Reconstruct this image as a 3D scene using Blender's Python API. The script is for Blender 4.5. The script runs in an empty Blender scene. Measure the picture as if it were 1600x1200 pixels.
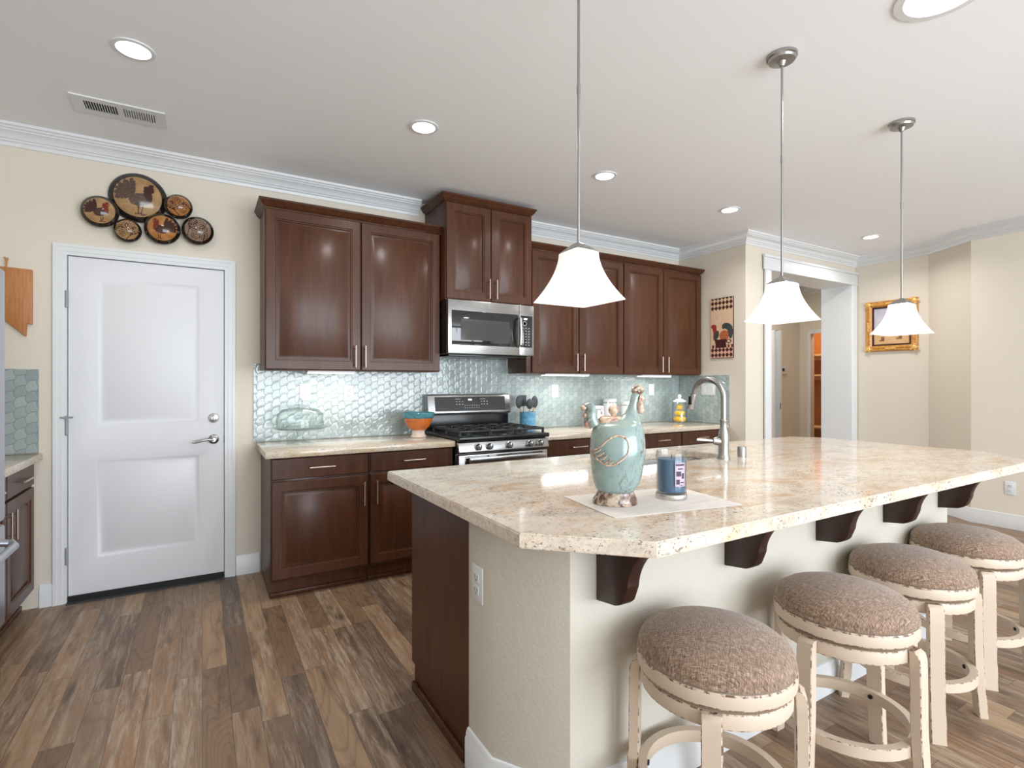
import bpy, bmesh, math, random
from mathutils import Vector, Matrix
random.seed(7)
PI = math.pi
C = bpy.context.scene.collection
SC = bpy.context.scene

# ------------------------------------------------------------------ camera
cam_d = bpy.data.cameras.new('camera'); cam_d.sensor_width = 36; cam_d.lens = 816/1600*36
cam_d.clip_start = .02
cam = bpy.data.objects.new('camera', cam_d); C.objects.link(cam)
cam.location = (0, 0, 1.28); cam.rotation_euler = (PI/2, 0, -.5353)
SC.camera = cam
# ------------------------------------------------------------------ world, daylight, exposure
w = bpy.data.worlds.new('world'); SC.world = w; w.use_nodes = True
w.node_tree.nodes['Background'].inputs[0].default_value = (.80, .90, 1.0, 1)
w.node_tree.nodes['Background'].inputs[1].default_value = 1.0
SC.view_settings.view_transform = 'Standard'; SC.view_settings.look = 'None'
SC.view_settings.gamma = 1.0; SC.view_settings.use_curve_mapping = False
SC.view_settings.exposure = 0.07

def area_light(name, loc, rot, sx, sy, power, color=(1, 1, 1), parent=None, spread=PI):
    l = bpy.data.lights.new(name, 'AREA'); l.shape = 'RECTANGLE'; l.size = sx; l.size_y = sy
    l.energy = power; l.color = color; l.spread = spread
    o = bpy.data.objects.new(name, l); C.objects.link(o); o.location = loc; o.rotation_euler = rot
    if parent: o.parent = parent
    return o
# area lamps added as daylight fill; rear window and patio door are unseen
area_light('daylight_fill_rear', (2.4, -3.55, 1.35), (PI/2+.28, 0, 0), 5.2, 2.2, 315, (.865, .937, 1.0))
area_light('daylight_fill_side', (6.08, -1.6, 1.25), (PI/2+.2, 0, PI/2), 2.4, 2.1, 10, (.87, .94, 1.0))

# ------------------------------------------------------------------ materials
def lin(r, g, b):
    f = lambda c: (c/255/12.92) if c/255 <= .04045 else ((c/255+.055)/1.055)**2.4
    return (f(r), f(g), f(b), 1)

class NT:
    def __init__(s, name):
        s.m = bpy.data.materials.new(name); s.m.use_nodes = True
        s.t = s.m.node_tree; s.b = s.t.nodes['Principled BSDF']; s.out = s.t.nodes['Material Output']
    def node(s, kind, **kw):
        n = s.t.nodes.new(kind)
        for k, v in kw.items(): setattr(n, k, v)
        return n
    def put(s, sock, v):
        if isinstance(v, bpy.types.NodeSocket): s.t.links.new(v, sock)
        elif v is not None: sock.default_value = v
    def math(s, op, a, b=None, c=None):
        n = s.node('ShaderNodeMath', operation=op)
        s.put(n.inputs[0], a); s.put(n.inputs[1], b)
        if c is not None: s.put(n.inputs[2], c)
        return n.outputs[0]
    def xyz(s):
        n = s.node('ShaderNodeTexCoord'); q = s.node('ShaderNodeSeparateXYZ')
        s.t.links.new(n.outputs['Object'], q.inputs[0]); return q.outputs[0], q.outputs[1], q.outputs[2]
    def vec(s, x=0., y=0., z=0.):
        n = s.node('ShaderNodeCombineXYZ'); s.put(n.inputs[0], x); s.put(n.inputs[1], y); s.put(n.inputs[2], z); return n.outputs[0]
    def coord(s, sx=1, sy=1, sz=1):
        n = s.node('ShaderNodeTexCoord'); m = s.node('ShaderNodeMapping')
        s.t.links.new(n.outputs['Object'], m.inputs[0]); m.inputs['Scale'].default_value = (sx, sy, sz); return m.outputs[0]
    def noise(s, vec, scale=5, detail=4, rough=.5, dist=0, out=0):
        n = s.node('ShaderNodeTexNoise'); s.put(n.inputs['Vector'], vec); n.inputs['Scale'].default_value = scale
        n.inputs['Detail'].default_value = detail; n.inputs['Roughness'].default_value = rough; n.inputs['Distortion'].default_value = dist
        return n.outputs[out]
    def white(s, vec, out='Value'):
        n = s.node('ShaderNodeTexWhiteNoise', noise_dimensions='3D'); s.put(n.inputs['Vector'], vec); return n.outputs[out]
    def ramp(s, fac, stops, interp='LINEAR'):
        n = s.node('ShaderNodeValToRGB'); r = n.color_ramp; r.interpolation = interp
        while len(r.elements) < len(stops): r.elements.new(.5)
        for e, (p, c) in zip(r.elements, stops):
            e.position = p; e.color = c if len(c) == 4 else (*c, 1)
        s.put(n.inputs[0], fac); return n.outputs[0]
    def mix(s, fac, a, b, mode='MIX'):
        n = s.node('ShaderNodeMix', data_type='RGBA', blend_type=mode)
        s.put(n.inputs[0], fac); s.put(n.inputs[6], a); s.put(n.inputs[7], b); return n.outputs[2]
    def bump(s, h, strength=.2, dist=.01):
        n = s.node('ShaderNodeBump'); n.inputs['Strength'].default_value = strength; n.inputs['Distance'].default_value = dist
        s.put(n.inputs['Height'], h); s.t.links.new(n.outputs[0], s.b.inputs['Normal'])
    def base(s, col): s.put(s.b.inputs['Base Color'], col)
    def set(s, **kw):
        for k, v in kw.items(): s.put(s.b.inputs[k.replace('_', ' ')], v)
        return s

def plain(name, col, rough=.5, metal=0., **kw):
    n = NT(name); n.base(col); n.set(Roughness=rough, Metallic=metal, **kw)
    v = n.noise(n.coord(), 30, 3)                       # faint unevenness of the finish
    n.set(Roughness=n.math('MULTIPLY_ADD', v, .08, max(rough-.04, .01)))
    return n.m

def painted(name, col, scale=110, strength=.12, rough=.6):
    n = NT(name); n.base(col); n.set(Roughness=rough)
    n.bump(n.noise(n.coord(), scale, 3), strength, .004); return n.m

def cherry():
    n = NT('cherry_wood')
    g = n.noise(n.coord(9, 9, .9), 3, 6, .6, .6); f = n.noise(n.coord(90, 90, 4), 3, 3)
    c = n.ramp(g, [(.25, lin(64, 34, 17)), (.55, lin(84, 47, 25)), (.8, lin(102, 59, 33))])
    c = n.mix(n.math('MULTIPLY', f, .35), c, lin(48, 25, 14)); n.base(c)
    n.set(Roughness=.45, Coat_Weight=.28, Coat_Roughness=.22, Specular_IOR_Level=.26)
    n.bump(f, .03, .002); return n.m

def floor_mat():
    n = NT('plank_floor'); x, y, z = n.xyz()
    W, L = .098, .82
    xs = n.math('DIVIDE', x, W); i = n.math('FLOOR', xs); fx = n.math('FRACT', xs)
    r = n.white(n.vec(i, 3.7, 1.3))
    ys = n.math('MULTIPLY_ADD', r, 9.0, n.math('DIVIDE', y, L)); j = n.math('FLOOR', ys); fy = n.math('FRACT', ys)
    idv = n.white(n.vec(i, j, 5.1)); id2 = n.white(n.vec(i, j, 9.4))
    base = n.ramp(idv, [(0, lin(104, 86, 73)), (.2, lin(134, 108, 86)), (.42, lin(156, 126, 98)), (.6, lin(142, 117, 96)), (.8, lin(176, 145, 113)), (.92, lin(150, 115, 86)), (1, lin(120, 102, 88))])
    off = n.math('MULTIPLY', id2, 40.)
    gv = n.vec(n.math('MULTIPLY', x, 22.), n.math('MULTIPLY', y, 2.0), off)
    g = n.noise(gv, 1.0, 7, .62, 1.2)
    fg = n.noise(n.vec(n.math('MULTIPLY', x, 190.), n.math('MULTIPLY', y, 7.), off), 1.0, 3)
    c = n.mix(1.0, base, n.ramp(g, [(.24, (.42, .40, .39)), (.42, (.88, .88, .88)), (.7, (1.20, 1.17, 1.12))]), 'MULTIPLY')
    ring = n.noise(n.vec(n.math('MULTIPLY', x, 7.), n.math('MULTIPLY', y, 1.1), n.math('ADD', off, 13.)), 1.0, 1, .4)
    rings = n.ramp(n.math('FRACT', n.math('MULTIPLY', ring, 16.)), [(0, (1, 1, 1)), (.25, (0, 0, 0)), (.8, (0, 0, 0)), (1, (1, 1, 1))])
    c = n.mix(n.math('MULTIPLY', n.math('MULTIPLY', rings, n.math('LESS_THAN', id2, .5)), .32), c, lin(86, 62, 46))
    c = n.mix(n.math('MULTIPLY', fg, .36), c, lin(64, 48, 38))
    pv = n.noise(n.vec(n.math('MULTIPLY', x, 34.), n.math('MULTIPLY', y, 3.0), n.math('ADD', off, 7.)), 1.0, 7, .8, .4)
    patch = n.ramp(pv, [(.46, (0, 0, 0)), (.64, (1, 1, 1))])
    sel = n.math('MULTIPLY', n.math('GREATER_THAN', id2, .40), id2)
    c = n.mix(n.math('MULTIPLY', n.math('MULTIPLY', patch, sel), .9), c, lin(182, 164, 144))
    kv = n.noise(n.vec(n.math('MULTIPLY', x, 14.), n.math('MULTIPLY', y, 3.0), n.math('ADD', off, 21.)), 1.0, 3, .5)
    knot = n.ramp(kv, [(.58, (0, 0, 0)), (.74, (1, 1, 1))])
    c = n.mix(n.math('MULTIPLY', knot, .7), c, lin(58, 46, 39))
    ex = n.math('MULTIPLY', n.math('MINIMUM', fx, n.math('SUBTRACT', 1., fx)), W)
    ey = n.math('MULTIPLY', n.math('MINIMUM', fy, n.math('SUBTRACT', 1., fy)), L)
    e = n.math('MINIMUM', ex, ey); gap = n.math('LESS_THAN', e, .0009)
    c = n.mix(n.math('MULTIPLY', gap, .7), c, lin(40, 30, 24)); n.base(c)
    n.set(Roughness=n.math('MULTIPLY_ADD', g, .2, .32), Specular_IOR_Level=.4)
    n.bump(n.math('SUBTRACT', fg, n.math('MULTIPLY', gap, 2.)), .12, .002); return n.m

def granite(name, cream, tan, grey):
    n = NT(name)
    a = n.noise(n.coord(1.0, 2.4, 2.4), 2.6, 6, .62, .8); b = n.noise(n.coord(1, 1.6, 1.6), 26, 5, .7)
    c = n.ramp(a, [(.30, lin(*grey)), (.44, lin(*cream)), (.55, lin(*cream)), (.68, lin(*tan))])
    cl = n.noise(n.coord(1.0, 1.8, 1.8), 7, 5, .65, .6)
    c = n.mix(n.math('MULTIPLY', n.ramp(cl, [(.48, (0, 0, 0)), (.66, (1, 1, 1))]), .55), c, lin(*tan))
    c = n.mix(1.0, c, n.ramp(b, [(.3, (.80, .77, .74)), (.5, (1, 1, 1)), (.72, (1.06, 1.04, 1.0))]), 'MULTIPLY')
    sp = n.noise(n.coord(1, 1.5, 1.5), 85, 3, .65); msk = n.noise(n.coord(), 7, 3)
    s1 = n.ramp(n.math('MULTIPLY_ADD', msk, .3, sp), [(.755, (0, 0, 0)), (.80, (1, 1, 1))])
    c = n.mix(n.math('MULTIPLY', s1, .75), c, lin(98, 76, 62))
    s2 = n.ramp(n.noise(n.coord(1, 2, 2), 40, 4, .6), [(.58, (0, 0, 0)), (.68, (1, 1, 1))])
    c = n.mix(n.math('MULTIPLY', s2, .45), c, lin(158, 146, 134))
    n.base(c); n.set(Roughness=.09, Specular_IOR_Level=.55)
    return n.m

def tile_mat():
    n = NT('leaf_tile'); x, y, z = n.xyz()
    W, H = .049, .060
    u = n.math('DIVIDE', n.math('ADD', x, y), W); v = n.math('DIVIDE', z, H)
    half = lambda k: n.math('MULTIPLY', n.math('MODULO', n.math('ADD', k, 1000.), 2.), .5)
    rb = n.math('FLOOR', n.math('ADD', u, .5))
    bow = n.math('ABSOLUTE', n.math('SINE', n.math('MULTIPLY', n.math('ADD', v, half(rb)), PI)))
    db = n.math('SUBTRACT', u, n.math('ADD', rb, n.math('MULTIPLY_ADD', bow, -.24, .13)))
    i = n.math('SUBTRACT', rb, n.math('LESS_THAN', db, 0.)); fx = n.math('SUBTRACT', u, i)
    fxc = n.math('MINIMUM', n.math('MAXIMUM', fx, 0.), 1.)
    arc = n.math('MULTIPLY', n.math('SINE', n.math('MULTIPLY', fxc, PI/2)), -.22)
    vs = n.math('ADD', n.math('ADD', v, half(i)), arc); j = n.math('FLOOR', vs); fz = n.math('FRACT', vs)
    e = n.math('MINIMUM', n.math('MULTIPLY', n.math('ABSOLUTE', db), W),
               n.math('MULTIPLY', n.math('MINIMUM', fz, n.math('SUBTRACT', 1., fz)), H*.8))
    g = n.ramp(n.math('MULTIPLY', e, 100.), [(.08, (1, 1, 1)), (.15, (0, 0, 0))])
    r1 = n.white(n.vec(i, j, 1.7)); r2 = n.white(n.vec(i, j, 6.2)); r3 = n.white(n.vec(i, j, 2.9))
    col = n.ramp(r3, [(0, lin(152, 166, 165)), (1, lin(174, 186, 184))])
    n.base(n.mix(g, col, lin(112, 122, 121)))
    h = n.math('ADD', n.math('MULTIPLY', n.math('SUBTRACT', r1, .5), n.math('MULTIPLY', fx, .9)), n.math('MULTIPLY', n.math('SUBTRACT', r2, .5), n.math('MULTIPLY', fz, .9)))
    dome = n.math('MINIMUM', n.math('MULTIPLY', e, 90.), 1.)
    h = n.math('MULTIPLY_ADD', dome, .3, h)
    n.bump(n.math('ADD', h, n.math('MULTIPLY', n.noise(n.coord(), 60, 2), .25)), .5, .005)
    n.set(Roughness=n.mix(g, (.07, .07, .07, 1), (.6, .6, .6, 1)), Specular_IOR_Level=.6, Coat_Weight=.3, Coat_Roughness=.05)
    return n.m

def fabric():
    n = NT('woven_fabric')
    a = n.noise(n.coord(560, 70, 70), 1, 2); b = n.noise(n.coord(70, 560, 70), 1, 2)
    s = n.math('ADD', a, b); c = n.ramp(s, [(.35, lin(104, 86, 73)), (.5, lin(150, 128, 111)), (.64, lin(190, 172, 156))])
    s2 = n.math('MULTIPLY', s, .5)
    c = n.ramp(s2, [(.34, lin(92, 72, 58)), (.5, lin(142, 117, 98)), (.66, lin(188, 166, 148))])
    n.base(c); n.set(Roughness=.9, Sheen_Weight=.3, Sheen_Roughness=.5, Specular_IOR_Level=.2)
    n.bump(s, .5, .002); return n.m

def cream_paint(name, wear):
    n = NT(name); v = n.noise(n.coord(14, 14, 14), 4, 5, .7)
    lo, hi = wear
    c = n.mix(n.ramp(v, [(lo, (0, 0, 0)), (hi, (1, 1, 1))]), lin(208, 190, 171), lin(112, 78, 55))
    n.base(c); n.set(Roughness=.45); return n.m

def steel(name, col=(.62, .62, .62, 1), rough=.24, axis='x'):
    n = NT(name); n.base(col)
    s = (2, 160, 160) if axis == 'x' else (160, 160, 2)
    v = n.noise(n.coord(*s), 2, 3); n.set(Metallic=1., Roughness=n.math('MULTIPLY_ADD', v, .12, rough-.06)); return n.m

def thin_glass(name, tint=(1, 1, 1, 1), shine=.9):
    n = NT(name); t = n.t
    tr = n.node('ShaderNodeBsdfTransparent'); tr.inputs[0].default_value = tint
    gl = n.node('ShaderNodeBsdfGlossy'); gl.inputs['Roughness'].default_value = .02; gl.inputs[0].default_value = (shine, shine, shine, 1)
    lw = n.node('ShaderNodeLayerWeight'); lw.inputs[0].default_value = .5
    n.put(tr.inputs[0], n.mix(n.math('POWER', lw.outputs['Facing'], 2.5), tint, (.42, .48, .47, 1)))
    fr = n.node('ShaderNodeMath', operation='MULTIPLY_ADD'); n.put(fr.inputs[0], n.math('POWER', lw.outputs['Facing'], 3.)); fr.inputs[1].default_value = .6; fr.inputs[2].default_value = .04
    mx = n.node('ShaderNodeMixShader'); t.links.new(fr.outputs[0], mx.inputs[0]); t.links.new(tr.outputs[0], mx.inputs[1]); t.links.new(gl.outputs[0], mx.inputs[2])
    t.links.new(mx.outputs[0], n.out.inputs[0]); return n.m

def glow(name, col, strength):
    n = NT(name); n.base((.9, .9, .9, 1)); n.set(Emission_Color=col, Emission_Strength=strength, Roughness=.4); return n.m

def blotchy(name, a, b, lo, hi, scale=18, rough=.2):
    n = NT(name); v = n.noise(n.coord(), scale, 6, .7, .5)
    n.base(n.mix(n.ramp(v, [(lo, (0, 0, 0)), (hi, (1, 1, 1))]), lin(*a), lin(*b))); n.set(Roughness=rough, Coat_Weight=.4)
    n.bump(v, .06, .003); return n.m

def crackle():
    n = NT('aqua_crackle_glaze'); a = n.noise(n.coord(), 9, 5, .6, .4); b = n.noise(n.coord(1, 1, .6), 55, 6, .75, 1.5); m_ = n.noise(n.coord(), 6, 3)
    c = n.ramp(a, [(.3, lin(120, 143, 140)), (.5, lin(138, 160, 158)), (.7, lin(152, 162, 148))])
    sp = n.ramp(n.math('MULTIPLY_ADD', m_, .45, b), [(.76, (0, 0, 0)), (.85, (1, 1, 1))])
    c = n.mix(n.math('MULTIPLY', sp, .85), c, lin(104, 88, 70))
    n.base(c); n.set(Roughness=.13, Coat_Weight=.5, Coat_Roughness=.06); n.bump(n.math('ADD', b, n.math('MULTIPLY', a, 1.5)), .12, .004); return n.m

def grainy(name, a, b, sx, sy, sz, rough=.45):
    n = NT(name); v = n.noise(n.coord(sx, sy, sz), 2, 5, .6, .5)
    n.base(n.ramp(v, [(.3, lin(*a)), (.7, lin(*b))])); n.set(Roughness=rough); return n.m

MT = dict(
    wall=painted('cream_wall_paint', lin(222, 213, 198), 120, .14, .7),
    island_wall=painted('greige_textured_paint', lin(200, 194, 182), 90, .35, .75),
    ceil=painted('ceiling_paint', lin(245, 247, 250), 90, .08, .8),
    trim=painted('white_trim_paint', lin(224, 226, 228), 60, .02, .35),
    door=painted('white_door_paint', lin(222, 223, 226), 60, .02, .4),
    cherry=cherry(), floor=floor_mat(),
    granite=granite('island_granite', (224, 213, 199), (204, 174, 138), (196, 186, 174)),
    granite2=granite('counter_granite', (214, 202, 186), (204, 182, 146), (186, 177, 166)),
    tile=tile_mat(), fabric=fabric(), paint=cream_paint('cream_distressed_paint', (.70, .76)), worn=cream_paint('worn_paint_edge', (.48, .56)),
    steel=steel('brushed_steel', (.40, .40, .40, 1), .28), steel_v=steel('brushed_steel_upright', axis='z'), nickel=steel('satin_nickel', (.40, .40, .39, 1), .30, 'z'),
    pull=steel('champagne_nickel', (.56, .47, .40, 1), .32), chrome=plain('chrome', (.8, .8, .8, 1), .08, 1.),
    handlesteel=steel('handle_steel', (.60, .60, .60, 1), .24), black=plain('black_enamel', lin(22, 22, 23), .25), iron=plain('cast_iron', lin(34, 34, 35), .42), blackglass=plain('black_glass', lin(30, 31, 33), .05, Specular_IOR_Level=.8),
    window=plain('oven_window', lin(66, 66, 67), .06, Specular_IOR_Level=.8),
    darkvoid=plain('dark_void', lin(24, 22, 21), .8), rubber=plain('black_rubber', lin(14, 14, 14), .6),
    plastic=plain('white_plastic', lin(222, 224, 226), .35), slot=plain('dark_slot', lin(60, 60, 60), .5), grey=plain('grey_plastic', lin(150, 152, 155), .4),
    screen=glow('lit_digits', (.85, .95, 1, 1), 1.2), mark=plain('pale_print', lin(190, 192, 194), .5),
    shade=glow('lit_frosted_glass', (1, .98, .95, 1), .45), lamp=glow('lit_diffuser', (1, .98, .95, 1), 6.), bar=glow('lit_strip', (1, .98, .95, 1), 5.),
    glass=thin_glass('clear_glass'), gglass=thin_glass('green_tinted_glass', (.965, .99, .98, 1)),
    aqua=crackle(),
    rust=blotchy('rust_brown_glaze', (196, 178, 158), (92, 58, 44), .42, .58, 30, .22), comb=blotchy('terracotta_glaze', (214, 188, 166), (150, 98, 76), .45, .6, 40, .25),
    wax=plain('blue_wax', lin(56, 96, 130), .35), label=plain('candle_label', lin(186, 164, 182), .4), ink=plain('dark_ink', lin(52, 38, 56), .5),
    mat=grainy('white_cloth', (206, 200, 194), (222, 216, 210), 3, 40, 3, .8),
    orange=blotchy('orange_glaze', (208, 112, 46), (160, 80, 40), .5, .75, 20, .25), teal=blotchy('teal_glaze', (78, 140, 150), (60, 112, 120), .45, .7, 20, .2), bisque=blotchy('speckled_bisque', (222, 206, 190), (176, 150, 130), .55, .72, 40, .5),
    blue=blotchy('blue_glaze', (88, 152, 190), (120, 176, 206), .45, .6, 40, .22), silicone=plain('dark_silicone', lin(58, 64, 68), .5), handlewood=plain('beech', lin(196, 160, 122), .5),
    white=plain('white_ceramic', lin(232, 232, 232), .2), lemon=plain('lemon_peel', lin(246, 196, 22), .4), lemontop=plain('lemon_lid', lin(238, 236, 230), .3),
    bamboo=grainy('bamboo', (168, 106, 58), (196, 134, 80), 60, 6, 4), cord=plain('tan_cord', lin(186, 132, 74), .8),
    gold=blotchy('gilt', (206, 146, 62), (148, 92, 34), .46, .66, 40, .34), goldpale=plain('pale_gilt', lin(236, 190, 108), .35, .3), espresso=plain('espresso_wood', lin(48, 27, 20), .35),
    rim=plain('lacquer_black', lin(32, 24, 20), .12, Coat_Weight=.6), platecream=grainy('plate_gold', (150, 116, 78), (186, 150, 106), 8, 8, 8, .14), platetaupe=grainy('plate_taupe', (126, 104, 88), (158, 134, 114), 8, 8, 8, .14),
    platebrown=plain('plate_brown', lin(66, 38, 32), .14), platetaupedark=grainy('plate_umber', (70, 52, 46), (110, 88, 78), 60, 60, 60, .14), platered=plain('plate_red', lin(120, 48, 34), .14), plateamber=grainy('plate_amber', (160, 104, 56), (190, 134, 82), 8, 8, 8, .14),
    a_cream=grainy('art_cream', (216, 180, 148), (226, 196, 166), 20, 20, 20, .6), a_dark=plain('art_dark', lin(66, 28, 24), .6), a_red=plain('art_red', lin(150, 46, 40), .6), a_slate=plain('art_slate', lin(64, 70, 72), .6), a_rust=plain('art_rust', lin(178, 98, 58), .6), a_pink=plain('art_pink', lin(220, 172, 150), .6),
    p_sky=grainy('art_sky', (170, 176, 206), (214, 206, 208), 6, 6, 6, .6), p_sand=grainy('art_sand', (206, 164, 112), (222, 184, 136), 6, 6, 16, .6), p_hill=plain('art_hill', lin(176, 128, 92), .6), p_bush=plain('art_bush', lin(128, 88, 58), .6),
    cedar=grainy('cedar_boards', (168, 104, 50), (190, 124, 66), 30, 30, 3, .5), cedarlight=grainy('pale_shelf_wood', (214, 168, 110), (226, 184, 130), 4, 4, 30, .5),
    fridge=steel('refrigerator_steel', (.56, .58, .62, 1), .34, 'z'), fridgecase=plain('refrigerator_case', lin(78, 82, 86), .4), lid=plain('pewter', (.62, .6, .58, 1), .3, 1.),
)

# ------------------------------------------------------------------ mesh builder
class M:
    def __init__(s): s.v = []; s.f = []; s.mi = []
    def add(s, vs, fs, mi=0):
        o = len(s.v); s.v += [tuple(v) for v in vs]; s.f += [[i+o for i in f] for f in fs]
        s.mi += mi if isinstance(mi, list) else [mi]*len(fs); return s
    def box(s, x0, x1, y0, y1, z0, z1, b=0., mi=0, emi=None, seg=2):
        if b <= 0:
            vs = [(x, y, z) for x in (x0, x1) for y in (y0, y1) for z in (z0, z1)]
            return s.add(vs, [(0, 1, 3, 2), (4, 6, 7, 5), (0, 4, 5, 1), (2, 3, 7, 6), (0, 2, 6, 4), (1, 5, 7, 3)], mi)
        bm = bmesh.new(); bmesh.ops.create_cube(bm, size=1)
        for v in bm.verts: v.co = Vector(((x0+x1)/2+v.co.x*(x1-x0), (y0+y1)/2+v.co.y*(y1-y0), (z0+z1)/2+v.co.z*(z1-z0)))
        b = min(b, .49*min(abs(x1-x0), abs(y1-y0), abs(z1-z0)))
        bmesh.ops.bevel(bm, geom=bm.edges[:], offset=b, segments=seg, affect='EDGES', profile=.5)
        return s.bm(bm, mi, emi)
    def bm(s, bm, mi=0, emi=None):
        bm.normal_update(); bm.verts.index_update()
        m = [mi if (emi is None or max(abs(c) for c in f.normal) > .999) else emi for f in bm.faces]
        s.add([v.co for v in bm.verts], [[v.index for v in f.verts] for f in bm.faces], m); bm.free(); return s
    def loops(s, ls, cap0=True, cap1=True, closed=True, mi=0):
        n = len(ls[0]); vs = [p for l in ls for p in l]; fs = []; ms = []
        for k in range(len(ls)-1):
            for i in range(n if closed else n-1):
                j = (i+1) % n; fs.append((k*n+i, k*n+j, (k+1)*n+j, (k+1)*n+i)); ms.append(mi[k] if isinstance(mi, list) else mi)
        m0 = mi[0] if isinstance(mi, list) else mi; m1 = mi[-1] if isinstance(mi, list) else mi
        if cap0: fs.append(tuple(range(n))[::-1]); ms.append(m0)
        if cap1: fs.append(tuple(range((len(ls)-1)*n, len(ls)*n))); ms.append(m1)
        return s.add(vs, fs, ms)
    def lathe(s, prof, c=(0, 0, 0), n=40, mi=0, cap=True, axis='z', sx=1., sy=1.):
        ls = []
        for r, h in prof:
            l = []
            for k in range(n):
                a = 2*PI*k/n; p = (r*math.cos(a)*sx, r*math.sin(a)*sy, h)
                if axis == 'y': p = (p[0], -h, p[1])
                if axis == 'x': p = (h, p[0], p[1])
                l.append((c[0]+p[0], c[1]+p[1], c[2]+p[2]))
            ls.append(l)
        return s.loops(ls, cap, cap, True, mi)
    def tube(s, path, r, n=12, cap=True, closed=False, mi=0, rx=None):
        P = [Vector(p) for p in path]; k = len(P); R = r if isinstance(r, (list, tuple)) else [r]*k
        ls = []; ref = None
        for i in range(k):
            a = P[i-1] if (i or closed) else P[i]; b = P[(i+1) % k] if (i < k-1 or closed) else P[i]
            t = (b-a).normalized()
            if ref is None: ref = Vector((0, 0, 1)) if abs(t.z) < .9 else Vector((1, 0, 0))
            u = (ref - t*ref.dot(t)).normalized(); ref = u; w_ = t.cross(u)
            ls.append([P[i]+(u*math.cos(2*PI*q/n)*(rx or 1)+w_*math.sin(2*PI*q/n))*R[i] for q in range(n)])
        if closed: ls.append(ls[0]); cap = False
        return s.loops(ls, cap, cap, True, mi)
    def prism(s, poly, a0, a1, axis='z', mi=0, b=0.):
        f = {'z': lambda p, h: (p[0], p[1], h), 'x': lambda p, h: (h, p[0], p[1]), 'y': lambda p, h: (p[0], h, p[1])}[axis]
        if b <= 0: return s.loops([[f(p, a0) for p in poly], [f(p, a1) for p in poly]], mi=mi)
        bm = bmesh.new(); lo = [bm.verts.new(f(p, a0)) for p in poly]; hi = [bm.verts.new(f(p, a1)) for p in poly]; n = len(poly)
        bm.faces.new(lo[::-1]); bm.faces.new(hi)
        for i in range(n): bm.faces.new((lo[i], lo[(i+1) % n], hi[(i+1) % n], hi[i]))
        bmesh.ops.recalc_face_normals(bm, faces=bm.faces)
        bmesh.ops.bevel(bm, geom=bm.edges[:], offset=b, segments=2, affect='EDGES', profile=.5)
        return s.bm(bm, mi)
    def ball(s, c, r, n=16, mi=0):
        r = (r, r, r) if isinstance(r, (int, float)) else r
        ls = [[(c[0]+r[0]*math.sin(a)*math.cos(2*PI*k/n), c[1]+r[1]*math.sin(a)*math.sin(2*PI*k/n), c[2]-r[2]*math.cos(a)) for k in range(n)] for a in [PI*(q+.15)/(n//2+.3) for q in range(n//2+1)]]
        return s.loops(ls, mi=mi)
    def sweep(s, path, prof, closed=False, mi=0, zoff=0):
        """profile (distance to the right of the path, z) swept with mitres"""
        P = [Vector((p[0], p[1])) for p in path]; ls = []; k = len(P)
        for i in range(k):
            d = []
            if i or closed: d.append((P[i]-P[i-1]).normalized())
            if i < k-1 or closed: d.append((P[(i+1) % k]-P[i]).normalized())
            ns = [Vector((q.y, -q.x)) for q in d]
            m = sum(ns, Vector((0, 0))).normalized(); sc = 1/max(.2, m.dot(ns[0]))
            ls.append([(P[i].x+m.x*a*sc, P[i].y+m.y*a*sc, z+zoff) for a, z in prof])
        if closed: ls.append(ls[0])
        return s.loops(ls, not closed, not closed, True, mi)
    def rot(s, ang, c=(0, 0)):
        ca, sa = math.cos(ang), math.sin(ang)
        s.v = [(c[0]+(x-c[0])*ca-(y-c[1])*sa, c[1]+(x-c[0])*sa+(y-c[1])*ca, z) for x, y, z in s.v]; return s
    def xf(s, mat): s.v = [tuple(mat @ Vector(v)) for v in s.v]; return s

BASE = {}
def tag(o, label=None, cat=None, group=None, kind=None):
    if label: o['label'] = label
    if cat: o['category'] = cat
    if group: o['group'] = group
    if kind: o['kind'] = kind
    return o
def obj(name, m, mats, parent=None, smooth=True, angle=35, origin=None):
    mats = mats if isinstance(mats, (list, tuple)) else [mats]
    off = BASE.get(parent.name, Vector((0, 0, 0))) if parent else Vector(origin or (0, 0, 0))
    me = bpy.data.meshes.new(name); me.from_pydata([Vector(v)-off for v in m.v], [], m.f)
    for k in mats: me.materials.append(MT[k])
    me.polygons.foreach_set('material_index', m.mi)
    bm = bmesh.new(); bm.from_mesh(me); bmesh.ops.remove_doubles(bm, verts=bm.verts, dist=1e-6); bmesh.ops.recalc_face_normals(bm, faces=bm.faces); bm.to_mesh(me); bm.free()
    if smooth:
        me.polygons.foreach_set('use_smooth', [True]*len(me.polygons)); me.set_sharp_from_angle(angle=math.radians(angle))
    o = bpy.data.objects.new(name, me); C.objects.link(o)
    if parent: o.parent = parent; BASE[o.name] = off
    else: o.location = off; BASE[o.name] = off
    return o
def thing(name, label, cat, loc=(0, 0, 0), rz=0., group=None, local=False):
    o = bpy.data.objects.new(name, None); C.objects.link(o); o.location = loc; o.rotation_euler = (0, 0, rz); o.empty_display_size = .05
    BASE[o.name] = Vector((0, 0, 0)) if (local or rz) else Vector(loc)
    return tag(o, label, cat, group)
def struct(name, m, mat, parent=None, **kw):
    o = obj(name, m, mat, parent, **kw)
    if not parent: o['kind'] = 'structure'
    return o
def copy_tree(o, parent=None):
    c = o.copy(); C.objects.link(c)
    if parent: c.parent = parent
    for ch in list(o.children): copy_tree(ch, c)
    return c

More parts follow.
